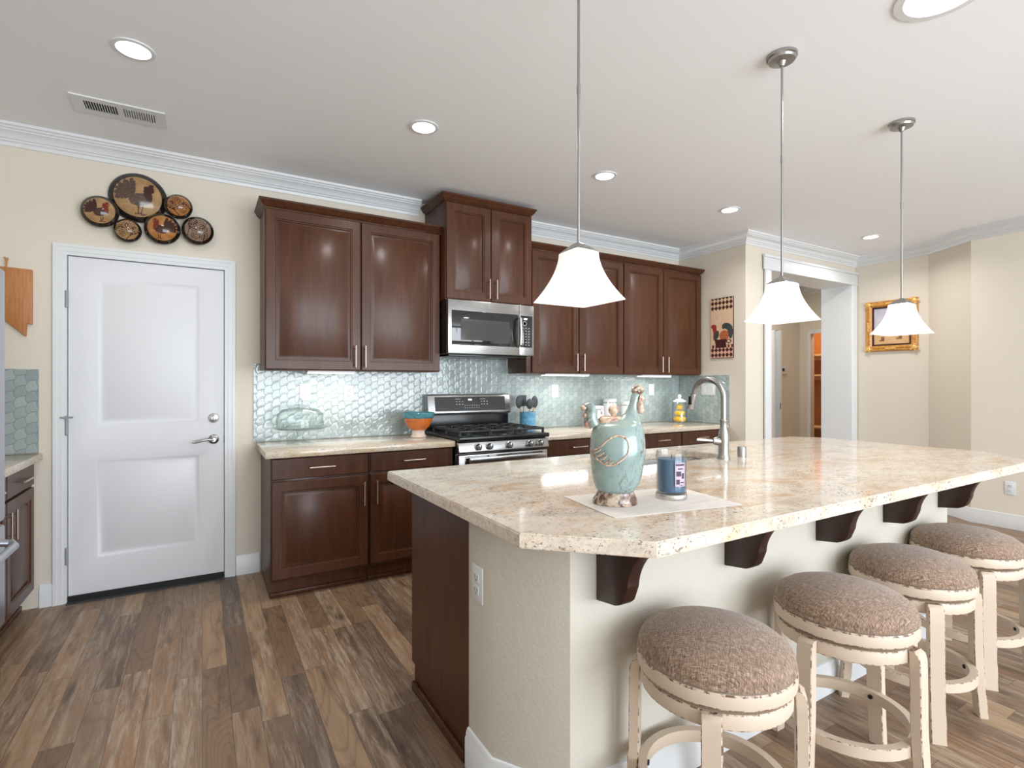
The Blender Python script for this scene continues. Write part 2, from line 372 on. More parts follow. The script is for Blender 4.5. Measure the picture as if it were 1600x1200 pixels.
# slab with raised/recessed panels: local x 0..w, z 0..h, front at y = y0 - t
def slab(m, x0, z0, w_, h_, yb, t, panels, prof, mi=0):
    yf = yb-t; e = .003
    m.loops([[(x0, yb, z0), (x0+w_, yb, z0), (x0+w_, yb, z0+h_), (x0, yb, z0+h_)],
             [(x0, yf+e, z0), (x0+w_, yf+e, z0), (x0+w_, yf+e, z0+h_), (x0, yf+e, z0+h_)],
             [(x0+e, yf, z0+e), (x0+w_-e, yf, z0+e), (x0+w_-e, yf, z0+h_-e), (x0+e, yf, z0+h_-e)]], True, not panels, True, mi)
    if not panels: return m
    xs = sorted({x0+e, x0+w_-e} | {x0+p[0] for p in panels} | {x0+p[1] for p in panels})
    zs = sorted({z0+e, z0+h_-e} | {z0+p[2] for p in panels} | {z0+p[3] for p in panels})
    for i in range(len(xs)-1):
        for k in range(len(zs)-1):
            cx, cz = (xs[i]+xs[i+1])/2-x0, (zs[k]+zs[k+1])/2-z0
            if any(p[0] < cx < p[1] and p[2] < cz < p[3] for p in panels): continue
            m.add([(xs[i], yf, zs[k]), (xs[i+1], yf, zs[k]), (xs[i+1], yf, zs[k+1]), (xs[i], yf, zs[k+1])], [(0, 1, 2, 3)], mi)
    for p in panels:
        a, b, c, d = x0+p[0], x0+p[1], z0+p[2], z0+p[3]
        m.loops([[(a+q, yf+r, c+q), (b-q, yf+r, c+q), (b-q, yf+r, d-q), (a+q, yf+r, d-q)] for q, r in prof], False, True, True, mi)
    return m
CAB = [(0, 0), (.003, .005), (.010, .005), (.012, .014), (.019, .014), (.036, .004)]
WHITE = [(0, 0), (.010, .007), (.020, .010), (.030, .010), (.052, .003)]

D = 3.953; ZF = 2.72; YR = -3.6
# ------------------------------------------------------------------ room shell
def wallpiece(m, x0, x1, y0, y1, z0=0, z1=ZF): return m.box(x0, x1, y0, y1, z0, z1)
struct('floor', M().box(-1.6, 9.2, YR-.1, 5.4, -.06, 0), 'floor')
struct('ceiling', M().box(-1.6, 9.2, YR-.1, 5.4, ZF, ZF+.1), 'ceil')
m = M(); wallpiece(m, -1.45, -.70, D, D+.12); wallpiece(m, .148, 4.45, D, D+.12); wallpiece(m, -.70, .148, D, D+.12, 2.053, ZF)
struct('wall_back', m, 'wall')
struct('wall_return', M().box(4.45, 4.57, 3.143, D+.12, 0, ZF), 'wall')
m = M(); wallpiece(m, 4.57, 4.81, 3.143, 3.441); wallpiece(m, 6.33, 6.44, 3.143, 3.441); wallpiece(m, 4.81, 6.33, 3.143, 3.441, 2.42, ZF)
struct('wall_hall', m, 'wall')
m = M(); wallpiece(m, 6.44, 6.56, 2.44, 3.441)
m.prism([(6.44, 2.44), (6.56, 2.44), (6.27, 2.0), (6.15, 2.0)], 0, ZF)
wallpiece(m, 6.15, 6.27, -.3, 2.0); wallpiece(m, 6.15, 6.27, YR, -2.9); wallpiece(m, 6.15, 6.27, -2.9, -.3, 2.36, ZF)
struct('wall_right', m, 'wall')
struct('wall_left', M().box(-1.57, -1.45, YR, D+.12, 0, ZF), 'wall')
m = M(); wallpiece(m, -1.45, -.3, YR-.12, YR); wallpiece(m, 5.1, 6.15, YR-.12, YR); wallpiece(m, -.3, 5.1, YR-.12, YR, 0, .2); wallpiece(m, -.3, 5.1, YR-.12, YR, 2.5, ZF)
struct('wall_rear', m, 'wall')
f = M()
for a, b, c, d in ((-.1, -.04, .2, 2.5), (5.24, 5.3, .2, 2.5), (2.57, 2.63, .2, 2.5), (-.04, 2.57, .2, .26), (2.63, 5.24, .2, .26), (-.04, 2.57, 2.44, 2.5), (2.63, 5.24, 2.44, 2.5)): f.box(a-.2, b-.2, YR-.09, YR-.03, c, d)
struct('window_1', f, 'trim')  # unseen window, its opening added for the rear fill light
f = M()
for a, b, c, d in ((-2.9, -2.84, 0, 2.36), (-.36, -.3, 0, 2.36), (-1.63, -1.57, 0, 2.36), (-2.84, -1.63, 2.3, 2.36), (-1.57, -.36, 2.3, 2.36)): f.box(6.18, 6.24, a, b, c, d)
struct('door_2', f, 'trim')
# hall and pantry beyond the cased opening
m = M(); wallpiece(m, 4.57, 6.99, 4.55, 4.67); wallpiece(m, 7.20, 7.85, 4.55, 4.67); wallpiece(m, 6.99, 7.20, 4.55, 4.67, 2.06, ZF)
struct('wall_hall_end', m, 'wall')
m = M(); wallpiece(m, 7.73, 7.85, 4.40, 4.55); wallpiece(m, 7.73, 7.85, 3.3, 3.55); wallpiece(m, 7.73, 7.85, 3.55, 4.40, 2.035, ZF)
struct('wall_hall_right', m, 'wall')
struct('wall_hall_near', M().box(6.56, 7.73, 3.3, 3.42, 0, ZF), 'wall')
m = M().box(8.9, 9.0, 3.3, 5.3, 0, ZF).box(7.85, 8.9, 5.2, 5.3, 0, ZF).box(7.85, 8.9, 3.3, 3.4, 0, ZF)
struct('wall_pantry', m, 'cedar')
struct('trim_1', M().box(7.715, 7.73, 4.38, 4.425, 0, 2.06).box(7.715, 7.73, 3.52, 3.57, 0, 2.06).box(7.715, 7.73, 3.57, 4.38, 2.02, 2.08), 'trim')
struct('door_3', M().box(7.0, 7.04, 4.49, 4.66, 0, 2.05).box(7.15, 7.19, 4.49, 4.66, 0, 2.05).box(7.04, 7.15, 4.56, 4.62, 0, 2.05), 'trim')
sh = tag(obj('strike_plate', M().box(7.142, 7.149, 4.482, 4.489, .92, 1.01), 'slot'), 'small dark strike plate on the white hall door jamb', 'strike plate')
for k, (z, l) in enumerate(((1.757, 'upper pale wood shelf seen through the pantry doorway'), (1.432, 'middle pale wood shelf seen through the pantry doorway'), (.60, 'lowest pale wood shelf in the pantry, just above the island edge'))):
    tag(obj('pantry_shelf', M().box(8.5, 8.897, 3.5, 5.16, z-.03, z, .004).box(8.86, 8.897, 3.5, 5.16, z-.08, z-.03), 'cedarlight'), l, 'shelf', 'pantry shelves')
t = thing('thermostat', 'small white thermostat with grey screen on the hall end wall', 'thermostat', (7.29, 4.55, 1.44))
b_ = obj('case', M().box(7.22, 7.37, 4.522, 4.549, 1.43, 1.53, .006), 'plastic', t); obj('display', M().box(7.235, 7.30, 4.519, 4.522, 1.465, 1.51), 'slot', t)
t = thing('ceiling_vent', 'dark slotted vent on the hall ceiling above the middle pendant', 'vent', (7.4, 4.2, ZF-.012))
obj('frame', M().box(7.1, 7.7, 4.0, 4.45, ZF-.012, ZF-.001), 'plastic', t); m = M()
for k in range(9): m.box(7.14, 7.66, 4.04+k*.042, 4.065+k*.042, ZF-.016, ZF-.0125)
obj('louver', m, 'slot', t)
hl = area_light('hall_fill_light', (6.3, 4.0, 2.66), (0, 0, 0), .3, .3, 13, (1, .97, .93))  # unseen lamp added to brighten the hall
area_light('pantry_fill_light', (8.3, 4.3, 2.66), (0, 0, 0), .3, .3, 22, (1, .86, .68))  # warm lamp out of view, added to light the pantry

CROWN = [(0, 2.612), (.008, 2.612), (.013, 2.630), (.022, 2.637), (.022, 2.645), (.030, 2.648), (.036, 2.660), (.050, 2.676), (.064, 2.682), (.064, 2.688), (.074, 2.692), (.080, 2.702), (.090, 2.704), (.092, 2.7195), (0, 2.7195)]
struct('trim_2', M().sweep([(-1.45, D), (1.475, D)], CROWN), 'trim')
struct('trim_3', M().sweep([(2.335, D), (4.45, D), (4.45, 3.143), (6.44, 3.143), (6.44, 2.44), (6.15, 2.0), (6.15, YR)], CROWN), 'trim')
struct('trim_4', M().sweep([(7.73, 4.55), (7.73, 3.42)], CROWN).sweep([(4.57, 4.55), (7.73, 4.55)], CROWN), 'trim')
BB = [(0, 0), (.015, 0), (.015, .098), (.011, .106), (.011, .114), (.006, .128), (0, .131)]
struct('baseboard_back', M().sweep([(-.80, D), (-.742, D)], BB).sweep([(.194, D), (.336, D)], BB), 'trim')
struct('baseboard_right', M().sweep([(6.44, 3.143), (6.44, 2.44), (6.15, 2.0), (6.15, -.2)], BB), 'trim')
struct('baseboard_hall', M().sweep([(4.45, 3.30), (4.45, 3.143), (4.725, 3.143)], BB).sweep([(7.21, 4.55), (7.73, 4.55), (7.73, 4.43)], BB), 'trim')
# cased opening
m = M().box(4.81, 4.83, 3.13, 3.455, 0, 2.40).box(6.31, 6.33, 3.13, 3.455, 0, 2.40).box(4.81, 6.33, 3.13, 3.455, 2.40, 2.42)
struct('trim_5', m, 'trim')
m = M().box(4.728, 4.823, 3.118, 3.129, 0, 2.40, .003).box(6.317, 6.412, 3.118, 3.129, 0, 2.40, .003)
m.box(4.70, 6.437, 3.112, 3.129, 2.40, 2.52, .003).box(4.69, 6.438, 3.10, 3.129, 2.52, 2.545, .004).box(4.72, 4.735, 3.114, 3.129, 0, 2.40).box(6.405, 6.42, 3.114, 3.129, 0, 2.40)
struct('trim_6', m, 'trim')
# white two-panel door with casing
CAS = [(0, 0), (.012, 0), (.016, .012), (.013, .022), (.018, .034), (.018, .052), (.012, .062), (0, .062)]
m = M(); x0, x1, zt = -.679, .127, 2.034
def casing(m, x0, x1, zt, y, wd):
    for q0, q1, dp in ((0, .02, .012), (.02, wd-.016, .016), (wd-.016, wd, .02)):
        m.box(x0-q1, x0-q0, y-dp, y, 0, zt+q1); m.box(x1+q0, x1+q1, y-dp, y, 0, zt+q1); m.box(x0-q0, x1+q0, y-dp, y, zt+q0, zt+q1)
casing(m, x0, x1, zt, D-.001, .062)
struct('trim_7', m, 'trim')
dr = struct('door_1', slab(M(), x0+.003, .035, x1-x0-.006, zt-.038, D+.044, .042, [(.132, .132+.53, .205, .79), (.132, .132+.53, .995, 1.885)], WHITE), 'door', origin=None)
obj('door_frame', M().box(-.70, x0, D-.0005, D+.118, 0, zt+.02).box(x1, .148, D-.0005, D+.118, 0, zt+.02).box(x0, x1, D-.0005, D+.118, zt, zt+.02).box(x0, x1, D+.05, D+.118, 0, zt), 'trim', dr)
obj('door_sweep', M().box(x0+.003, x1-.003, D-.006, D+.04, .004, .034), 'rubber', dr)
for z in (1.775, 1.03, .275):
    h = M().lathe([(.007, z-.05), (.0085, z-.048), (.0085, z+.048), (.007, z+.05)], (x0-.001, D-.012, 0), 12).box(x0-.009, x0-.001, D-.003, D-.0005, z-.048, z+.048)
    if z == 1.03: h.tube([(x0-.03, D-.022, z+.055), (x0+.03, D-.022, z+.055)], .005, 8).box(x0-.008, x0+.006, D-.026, D-.012, z+.045, z+.065)
    obj('hinge', h, 'grey', dr)
kx = .064
m = M().lathe([(.030, 0), (.031, .004), (.026, .010), (.014, .014), (.011, .05), (.013, .055)], (kx, D+.002, .917), 28, axis='y')
m.tube([(kx, D-.046, .917), (kx-.03, D-.052, .921), (kx-.07, D-.053, .915), (kx-.105, D-.05, .905), (kx-.118, D-.05, .908)], [.010, .010, .0085, .008, .006], 12)
obj('lever_handle', m, 'nickel', dr)
m = M().lathe([(.030, 0), (.031, .004), (.027, .012), (.012, .015), (.012, .018)], (kx, D+.002, 1.057), 28, axis='y').box(kx-.004, kx+.004, D-.034, D-.016, 1.035, 1.079, .003)
obj('deadbolt', m, 'nickel', dr)
obj('latch', M().box(x1-.004, x1+.006, D-.006, D-.001, .89, .94), 'slot', dr)
struct('trim_8', M().box(x0, x1, D-.05, D-.008, 0, .006), 'slot')

# ------------------------------------------------------------------ tiled backsplash
for nm, mm, lb in (('tile_backsplash', M().box(.30, 4.449, D-.009, D-.0008, .886, 1.42).box(1.53, 2.28, D-.009, D-.0008, 1.42, 1.5), 'long leaf-shaped pale green glass tile backsplash behind the range'),
                   ('tile_backsplash', M().box(4.441, 4.4492, 3.318, D-.0095, .886, 1.366), 'short leaf-tile backsplash on the return wall under the rooster panel'),
                   ('tile_backsplash', M().box(-1.449, -.804, D-.009, D-.0008, .886, 1.364), 'small leaf-tile backsplash left of the white door')):
    tag(obj(nm, mm, 'tile'), lb, 'backsplash')

# ------------------------------------------------------------------ cabinets
def pull(m, p, vertical, ln, r=.0055, stand=.03):
    x, y, z = p
    d = (0, 0, ln/2) if vertical else (ln/2, 0, 0)
    m.tube([(x-d[0], y-stand, z-d[2]), (x+d[0], y-stand, z+d[2])], r, 12)
    for k in (-.36, .36):
        q = (x+2*d[0]*k, y, z+2*d[2]*k); m.tube([q, (q[0], y-stand, q[2])], r*.8, 8)
    return m
def door(root, x0, x1, z0, z1, yb, hx=None, hz=None, frame=.056, t=.02):
    d = obj('door', slab(M(), x0, z0, x1-x0, z1-z0, yb, t, [(frame, x1-x0-frame, frame, z1-z0-frame)], CAB), 'cherry', root)
    if hx is not None: obj('handle', pull(M(), (hx, yb-t, hz), True, .15), 'pull', d)
    return d
def drawer(root, x0, x1, z0, z1, yb, hl=.15, t=.02, hx=None):
    d = obj('drawer', slab(M(), x0, z0, x1-x0, z1-z0, yb, t, [], CAB), 'cherry', root)
    obj('handle', pull(M(), ((x0+x1)/2 if hx is None else hx, yb-t, (z0+z1)/2), False, hl), 'pull', d)
CORN = [(0, 0), (.004, 0), (.010, .010), (.018, .014), (.030, .036), (.036, .040), (.036, .052), (0, .052)]
def upper(label, x0, x1, yf, z0, z1, doors, cornice, group='wall cabinets'):
    yb = D-.0015
    r = thing('wall_cabinet', label, 'cabinet', ((x0+x1)/2, yb, z0), 0, group)
    obj('body', M().box(x0, x1, yf+.021, yb, z0, z1, .002), 'cherry', r)
    for d0, d1, hx in doors: door(r, d0, d1, z0+.006, z1-.012, yf+.02, hx, z0+.098)
    obj('cornice', M().sweep(cornice, CORN, zoff=z1), 'cherry', r) if cornice else None
    return r
ya, yu = D-.002, 3.626
upper('large two-door cherry wall cabinet left of the microwave', .34, 1.528, yu, 1.37, 2.405, [(.344, .938, .899), (.946, 1.524, .966)], [(.34, ya), (.34, yu+.02), (1.528, yu+.02)])
c2 = upper('tall narrow cherry wall cabinet reaching the ceiling above the microwave', 1.534, 2.282, 3.53, 1.905, 2.632, [(1.538, 1.905, 1.884), (1.911, 2.278, 1.946)], [(1.534, ya), (1.534, 3.55), (2.282, 3.55), (2.282, ya)])
obj('frieze', M().box(1.534, 2.282, 3.55, D-.0015, 2.684, 2.69), 'cherry', c2)
upper('two-door cherry wall cabinet just right of the microwave, half behind the near pendant', 2.300, 3.352, yu, 1.37, 2.405, [(2.345, 2.83, 2.795), (2.838, 3.348, 2.872)], [(2.300, yu+.02), (3.352, yu+.02)])
upper('two-door cherry wall cabinet at the far right end of the run', 3.356, 4.418, yu, 1.37, 2.405, [(3.36, 3.866, 3.830), (3.874, 4.414, 3.910)], [(3.356, yu+.02), (4.418, yu+.02), (4.418, ya)])

BF = 3.345  # face of base doors
def basecab(label, x0, x1, parts, rz=0, loc=None, yb=None, end=None, yf=BF, top=.842):
    yb = D-.0015 if yb is None else yb
    r = thing('base_cabinet', label, 'cabinet', loc or ((x0+x1)/2, yb, 0), rz, 'base cabinets')
    obj('body', M().box(x0, x1, yf+.021, yb, .105, top, .002), 'cherry', r)
    obj('toe_kick', M().box(x0+(.0 if end else 0), x1, yf+.075, yb, 0, .104).box(x0, x1, yf+.060, yf+.0745, 0, .028, .004), 'cherry', r)
    for p in parts:
        if p[0] == 'd': door(r, p[1], p[2], .125, .700, yf+.02, p[3], .587)
        else: drawer(r, p[1], p[2], .715, top-.006, yf+.02)
    return r
basecab('cherry base cabinet with one drawer and door at the left end, beside the white door', .345, .922, [('d', .349, .912, .885), ('w', .349, .912)])
basecab('cherry base cabinet with one drawer and door just left of the range', .926, 1.508, [('d', .930, 1.504, .966), ('w', .930, 1.504)])
basecab('cherry base cabinet with drawer just right of the range', 2.272, 2.936, [('d', 2.276, 2.932, 2.31), ('w', 2.276, 2.932)])
basecab('narrow cherry base cabinet hidden behind the rooster canister', 2.94, 3.286, [('d', 2.944, 3.282, 2.98), ('w', 2.944, 3.282)])
basecab('cherry base cabinet with short drawer seen left of the faucet', 3.29, 3.806, [('d', 3.294, 3.802, 3.33), ('w', 3.294, 3.802)])
basecab('cherry base cabinet with drawer in the corner behind the faucet', 3.81, 4.436, [('d', 3.814, 4.33, 3.85), ('w', 3.814, 4.33)])
tag(obj('countertop', M().box(.312, 1.512, 3.318, D-.010, .844, .885, .006), 'granite2'), 'speckled cream stone countertop left of the range', 'countertop')
tag(obj('countertop', M().box(2.270, 4.439, 3.318, D-.010, .844, .885, .006), 'granite2'), 'speckled cream stone countertop right of the range', 'countertop')
# left run beside the refrigerator, facing +x (local -y is the room)
r = basecab('cherry base cabinet standing between the refrigerator and the white door', 0, .975, [('d', .012, .445, .407), ('d', .455, .93, .493), ('w', .012, .445), ('w', .455, .93)], PI/2, (-1.449, 2.975, 0), -.001, None, -.634)
tag(obj('countertop', M().box(-1.449, -.785, 2.965, D-.010, .844, .885, .006), 'granite2'), 'short cream stone countertop left of the white door', 'countertop')

# ------------------------------------------------------------------ wall plates
def wallplate(label, loc, rz, kind, gang=1, cat=None, hgt=.118):
    wd = .076+.046*(gang-1)
    nm = 'light_switch' if kind == 'switch' else 'wall_outlet'
    t = thing(nm, label, cat or ('switch' if kind == 'switch' else 'outlet'), loc, rz, None, True)
    obj('cover_plate', M().box(-wd/2, wd/2, -.006, -.0003, -hgt/2, hgt/2, .0025), 'plastic', t)
    for g in range(gang):
        x = (g-(gang-1)/2)*.046
        if kind == 'switch':
            obj('rocker', M().prism([(-.006, -.034), (-.006, .034), (-.0125, .034), (-.0085, -.034)], x-.0165, x+.0165, 'x'), 'plastic', t)
        else:
            for s in (-1, 1):
                q = obj('socket', M().box(x-.017, x+.017, -.0085, -.006, s*.021-.0145, s*.021+.0145, .004), 'plastic', t)
                obj('slot', M().box(x-.009, x-.006, -.0088, -.0084, s*.021-.003, s*.021+.008).box(x+.006, x+.009, -.0088, -.0084, s*.021-.003, s*.021+.007).lathe([(.0028, .0084), (.0028, .0088)], (x, 0, s*.021-.0085), 10, axis='y'), 'slot', q)
yt = D-.0092
wallplate('white rocker switch on the tile behind the cake stand', (.629, yt, 1.221), 0, 'switch')
wallplate('white outlet on the tile right of the cake stand', (.933, yt, 1.214), 0, 'outlet')
wallplate('white outlet on the tile right of the utensil crock', (2.796, yt, 1.215), 0, 'outlet')
wallplate('white switch plate on the tile left of the lemon jar', (4.027, yt, 1.222), 0, 'switch')
wallplate('wide multi-switch plate on the return wall tile seen through the faucet arch', (4.4408, 3.56, 1.225), -PI/2, 'switch', 3)
wallplate('white outlet on the left end of the island', (.7695, 1.511, .635), -PI/2, 'outlet')
wallplate('white outlet low on the right wall above the baseboard', (6.1495, 1.725, .358), -PI/2, 'outlet')

# ------------------------------------------------------------------ range
t = thing('gas_range', 'stainless steel gas range with black cooktop between the cabinets', 'stove', (1.892, 3.9, 0))
X0, X1 = 1.518, 2.266
obj('body', M().box(X0, X1, 3.33, D-.02, .02, .895, .003).box(X0+.03, X1-.03, 3.36, D-.05, 0, .02), 'black', t)
dd = obj('oven_door', M().box(X0+.004, X1-.004, 3.285, 3.328, .22, .785, .006).box(X0+.05, X1-.05, 3.281, 3.287, .36, .775, .002, 1), ['steel', 'blackglass'], t)
m = M().box(X0+.06, X1-.055, 3.222, 3.240, .732, .772, .006)
for x in (X0+.1, X1-.1): m.box(x-.012, x+.012, 3.238, 3.284, .742, .762, .003)
obj('handle', m, 'handlesteel', dd)
obj('drawer_front', M().box(X0+.004, X1-.004, 3.285, 3.328, .06, .212, .006), 'steel', t)
obj('control_panel', M().prism([(3.33, .795), (3.285, .795), (3.27, .805), (3.285, .872), (3.33, .878)], X0, X1, 'x', 0, .003), 'steel', t)
for x in (1.663, 1.752, 1.915, 2.094, 2.182):
    k = M().lathe([(.024, 0), (.025, .006), (.021, .010), (.020, .032), (.017, .036)], (x, 3.277, .838), 24, axis='y').box(x-.005, x+.005, 3.234, 3.262, .818, .858, .003)
    obj('knob', k, 'handlesteel', t)
obj('cooktop', M().box(X0-.002, X1+.002, 3.265, D-.08, .880, .912, .006), 'black', t)
def grate(xa, xb):
    m = M(); y0, y1, z = 3.315, 3.80, .952
    for x in (xa, xb): m.box(x-.007, x+.007, y0, y1, z-.016, z, .002)
    for y in (y0, y1): m.box(xa-.007, xb+.007, y-.007, y+.007, z-.016, z, .002)
    m.box(xa, xb, (y0+y1)/2-.006, (y0+y1)/2+.006, z-.012, z, .002)
    for cy in (3.447, 3.683):
        cx = (xa+xb)/2
        for a in range(4):
            ca, sa = math.cos(a*PI/2), math.sin(a*PI/2); L = (xb-xa)/2 if a % 2 == 0 else .117
            m.tube([(cx+ca*.03, cy+sa*.03, z-.004), (cx+ca*L, cy+sa*L, z-.006)], .007, 6)
    for x in (xa, xb):
        for y in (y0, y1, (y0+y1)/2): m.box(x-.007, x+.007, y-.007, y+.007, .913, z-.01)
    return m
for a, b in ((1.545, 1.775), (1.785, 1.998), (2.008, 2.240)): obj('grate', grate(a, b), 'iron', t)
for bx, by in ((1.66, 3.447), (1.66, 3.683), (1.892, 3.565), (2.124, 3.447), (2.124, 3.683)):
    obj('burner', M().lathe([(.048, .912), (.048, .918), (.036, .920), (.036, .926), (.033, .928)], (bx, by, 0), 24), 'iron', t)
bg = obj('backguard', M().box(X0+.005, X1-.005, 3.875, D-.02, .90, 1.05, .004).prism([(3.935, 1.035), (3.845, 1.035), (3.84, 1.05), (3.868, 1.19), (3.88, 1.197), (3.935, 1.197)], X0+.002, X1-.002, 'x', 1, .003), ['black', 'steel'], t)
def slant(z): return 3.84+(z-1.05)/.14*.028
gp = M(); za, zb = 1.062, 1.176
gp.loops([[(X0+.06, slant(za)-.0015, za), (X1-.05, slant(za)-.0015, za), (X1-.05, slant(zb)-.0015, zb), (X0+.06, slant(zb)-.0015, zb)], [(X0+.06, slant(za)+.004, za), (X1-.05, slant(za)+.004, za), (X1-.05, slant(zb)+.004, zb), (X0+.06, slant(zb)+.004, zb)]])
gpo = obj('display_panel', gp, 'blackglass', bg)
m = M()
def pm(x, z, w_, h_, mi): m.add([(x, slant(z)-.0022, z), (x+w_, slant(z)-.0022, z), (x+w_, slant(z+h_)-.0022, z+h_), (x, slant(z+h_)-.0022, z+h_)], [(0, 1, 2, 3)], mi)
for q in range(3): pm(1.872+q*.012, 1.145, .008, .014, 0)
for c0 in (1.76, 1.985):
    for rr in range(2):
        for q in range(3): pm(c0+q*.026, 1.112+rr*.022, .012, .006, 1)
    pm(c0-.004, 1.156, .05, .004, 1)
for rr in range(2):
    for q in range(7): pm(1.835+q*.021, 1.085+rr*.018, .009, .005, 1)
obj('buttons', m, ['screen', 'mark'], t)

# ------------------------------------------------------------------ microwave
t = thing('microwave', 'stainless over-the-range microwave under the tall cabinet', 'microwave', (1.905, D-.01, 1.49))
X0, X1, zb, zt_ = 1.536, 2.280, 1.492, 1.902
obj('body', M().box(X0, X1, 3.535, D-.012, zb+.012, zt_, .003).box(X0+.03, X1-.03, 3.56, D-.05, zb-.004, zb+.012, .002), 'black', t)
d = obj('door', M().box(X0, 2.140, 3.50, 3.533, zb+.012, zt_-.001, .004), 'steel', t)
wd = obj('window_frame', M().box(X0+.028, 2.130, 3.497, 3.4995, 1.568, 1.822, .0008), 'blackglass', d)
obj('window', M().box(X0+.10, 2.05, 3.4955, 3.4968, 1.605, 1.760), 'window', d)
m = M().tube([(2.132, 3.497, 1.80), (2.134, 3.466, 1.79), (2.134, 3.458, 1.69), (2.134, 3.466, 1.59), (2.132, 3.497, 1.575)], .013, 12)
obj('handle', m, 'steel_v', d)
obj('emblem', M().lathe([(.011, 0), (.011, .0015)], (1.872, 3.4995, 1.862), 20, axis='y'), 'grey', d)
obj('control_panel', M().box(2.143, X1, 3.50, 3.533, zb+.012, zt_-.001, .004).box(2.153, X1-.018, 3.497, 3.4995, 1.568, 1.818, .0008, 1), ['steel', 'blackglass'], t)
m = M().box(2.183, 2.213, 3.4962, 3.4968, 1.786, 1.799)
for rr in range(7):
    for q in range(3): m.box(2.168+q*.028, 2.180+q*.028, 3.4962, 3.4968, 1.585+rr*.022, 1.590+rr*.022, 0, 1)
m.lathe([(.018, 0), (.018, .001), (.014, .001), (.014, 0)], (2.19, 3.497, 1.757), 20, 1, axis='y')
obj('buttons', m, ['screen', 'mark'], t)

# ------------------------------------------------------------------ refrigerator at the left edge
t = thing('refrigerator', 'stainless refrigerator cut by the left edge of the picture', 'refrigerator', (-1.07, 2.5, 0))
obj('case', M().box(-1.44, -.775, 2.04, 2.955, .02, 1.75, .004), 'fridgecase', t); obj('grille', M().box(-.774, -.72, 2.05, 2.945, .02, .27, .004), 'slot', t)
dz = obj('freezer_drawer', M().box(-.773, -.705, 2.045, 2.95, .285, .70, .012), 'fridge', t)
obj('handle', M().tube([(-.706, 2.86, .64), (-.665, 2.855, .635), (-.648, 2.82, .63), (-.646, 2.5, .63), (-.648, 2.16, .63), (-.665, 2.12, .635), (-.706, 2.11, .64)], .015, 12), 'fridge', dz)
d = obj('door', M().box(-.773, -.705, 2.50, 2.95, .715, 1.755, .012), 'fridge', t); d2 = obj('door', M().box(-.773, -.705, 2.045, 2.495, .715, 1.755, .012), 'fridge', t)
for q, y in ((d, 2.54), (d2, 2.455)): obj('handle', M().tube([(-.706, y, .85), (-.655, y, .87), (-.652, y, 1.2), (-.655, y, 1.53), (-.706, y, 1.55)], .013, 10), 'fridge', q)

# ------------------------------------------------------------------ island
ZI = .90
t = thing('kitchen_island', 'kitchen island base with greige half wall and cherry end panel', 'island', (2.15, 1.65, 0))
prof = [(.77, 1.582), (.77, 1.414), (.905, 1.20), (3.384, 1.20), (3.52, 1.414), (3.52, 1.582)]
obj('half_wall', M().prism(prof, 0, .858), 'island_wall', t)
obj('end_panel', M().box(.77, .79, 1.584, 2.10, .0, .842).box(.77, .79, 2.10, 2.135, .10, .842), 'cherry', t)
obj('end_panel', M().box(3.50, 3.52, 1.584, 2.135, .0, .842), 'cherry', t)
obj('cabinet_front', M().box(.79, 3.50, 2.118, 2.136, .10, .858).box(.79, 3.50, 2.05, 2.066, 0, .10), 'cherry', t)
for k in range(5):
    a = .80+k*.54; dq = M(); slab(dq, -(a+.53), .125, .53, .72, -2.137, .02, [(.056, .474, .056, .664)], CAB); dq.v = [(-x, -y, z) for x, y, z in dq.v]
    obj('door', dq, 'cherry', t)
obj('support_rail', M().box(.735, .769, 1.40, 2.10, .843, .857).box(.77, .789, 1.40, 2.10, .8585, .8592), 'espresso', t)
obj('shoe_moulding', M().box(.755, .769, 1.60, 2.10, 0, .035, .004), 'cherry', t)
obj('baseboard', M().sweep([(.77, 1.582), (.77, 1.414), (.905, 1.20), (3.384, 1.20), (3.52, 1.414), (3.52, 1.582)], [(a+.0004, z) for a, z in BB]), 'trim', t)
def corbel(x):
    pts = [(1.199, .857), (.985, .857), (.990, .842)]
    for k in range(9):
        a = PI/2*k/8; pts.append((.990+.075*math.sin(a)*.9+.01, .835-.07*(1-math.cos(a))-.045*math.sin(a)))
    pts += [(1.075, .70), (1.085, .675), (1.10, .662), (1.118, .654), (1.199, .642)]
    return M().prism(pts, x, x+.045, 'x', 0, .003)
for x in (1.00, 1.58, 2.15, 2.70, 3.27): obj('corbel', corbel(x), 'espresso', t)
# slab with sink cut-out
out = [(.693, 2.235), (.695, 1.135), (.938, .900), (3.50, .900), (3.785, 1.165), (3.785, 2.09), (3.64, 2.235)]
sk = (1.60, 2.40, 1.785, 2.10)
bm = bmesh.new()
ov = [bm.verts.new((x, y, ZI)) for x, y in out]
r_ = .07; hole = []
for cx, cy, a0 in ((sk[1]-r_, sk[3]-r_, 0), (sk[0]+r_, sk[3]-r_, PI/2), (sk[0]+r_, sk[2]+r_, PI), (sk[1]-r_, sk[2]+r_, 1.5*PI)):
    for k in range(7): hole.append((cx+r_*math.cos(a0+k*PI/12), cy+r_*math.sin(a0+k*PI/12)))
hv = [bm.verts.new((x, y, ZI)) for x, y in hole]
es = [bm.edges.new((ov[i], ov[(i+1) % len(ov)])) for i in range(len(ov))] + [bm.edges.new((hv[i], hv[(i+1) % len(hv)])) for i in range(len(hv))]
bmesh.ops.triangle_fill(bm, use_beauty=True, use_dissolve=False, edges=es)
g = bmesh.ops.extrude_face_region(bm, geom=bm.faces[:])
for v in [e for e in g['geom'] if isinstance(e, bmesh.types.BMVert)]: v.co.z -= .04
bmesh.ops.recalc_face_normals(bm, faces=bm.faces)
rim = [e for e in bm.edges if len(e.link_faces) == 2 and e.calc_face_angle(0) > 1.0]
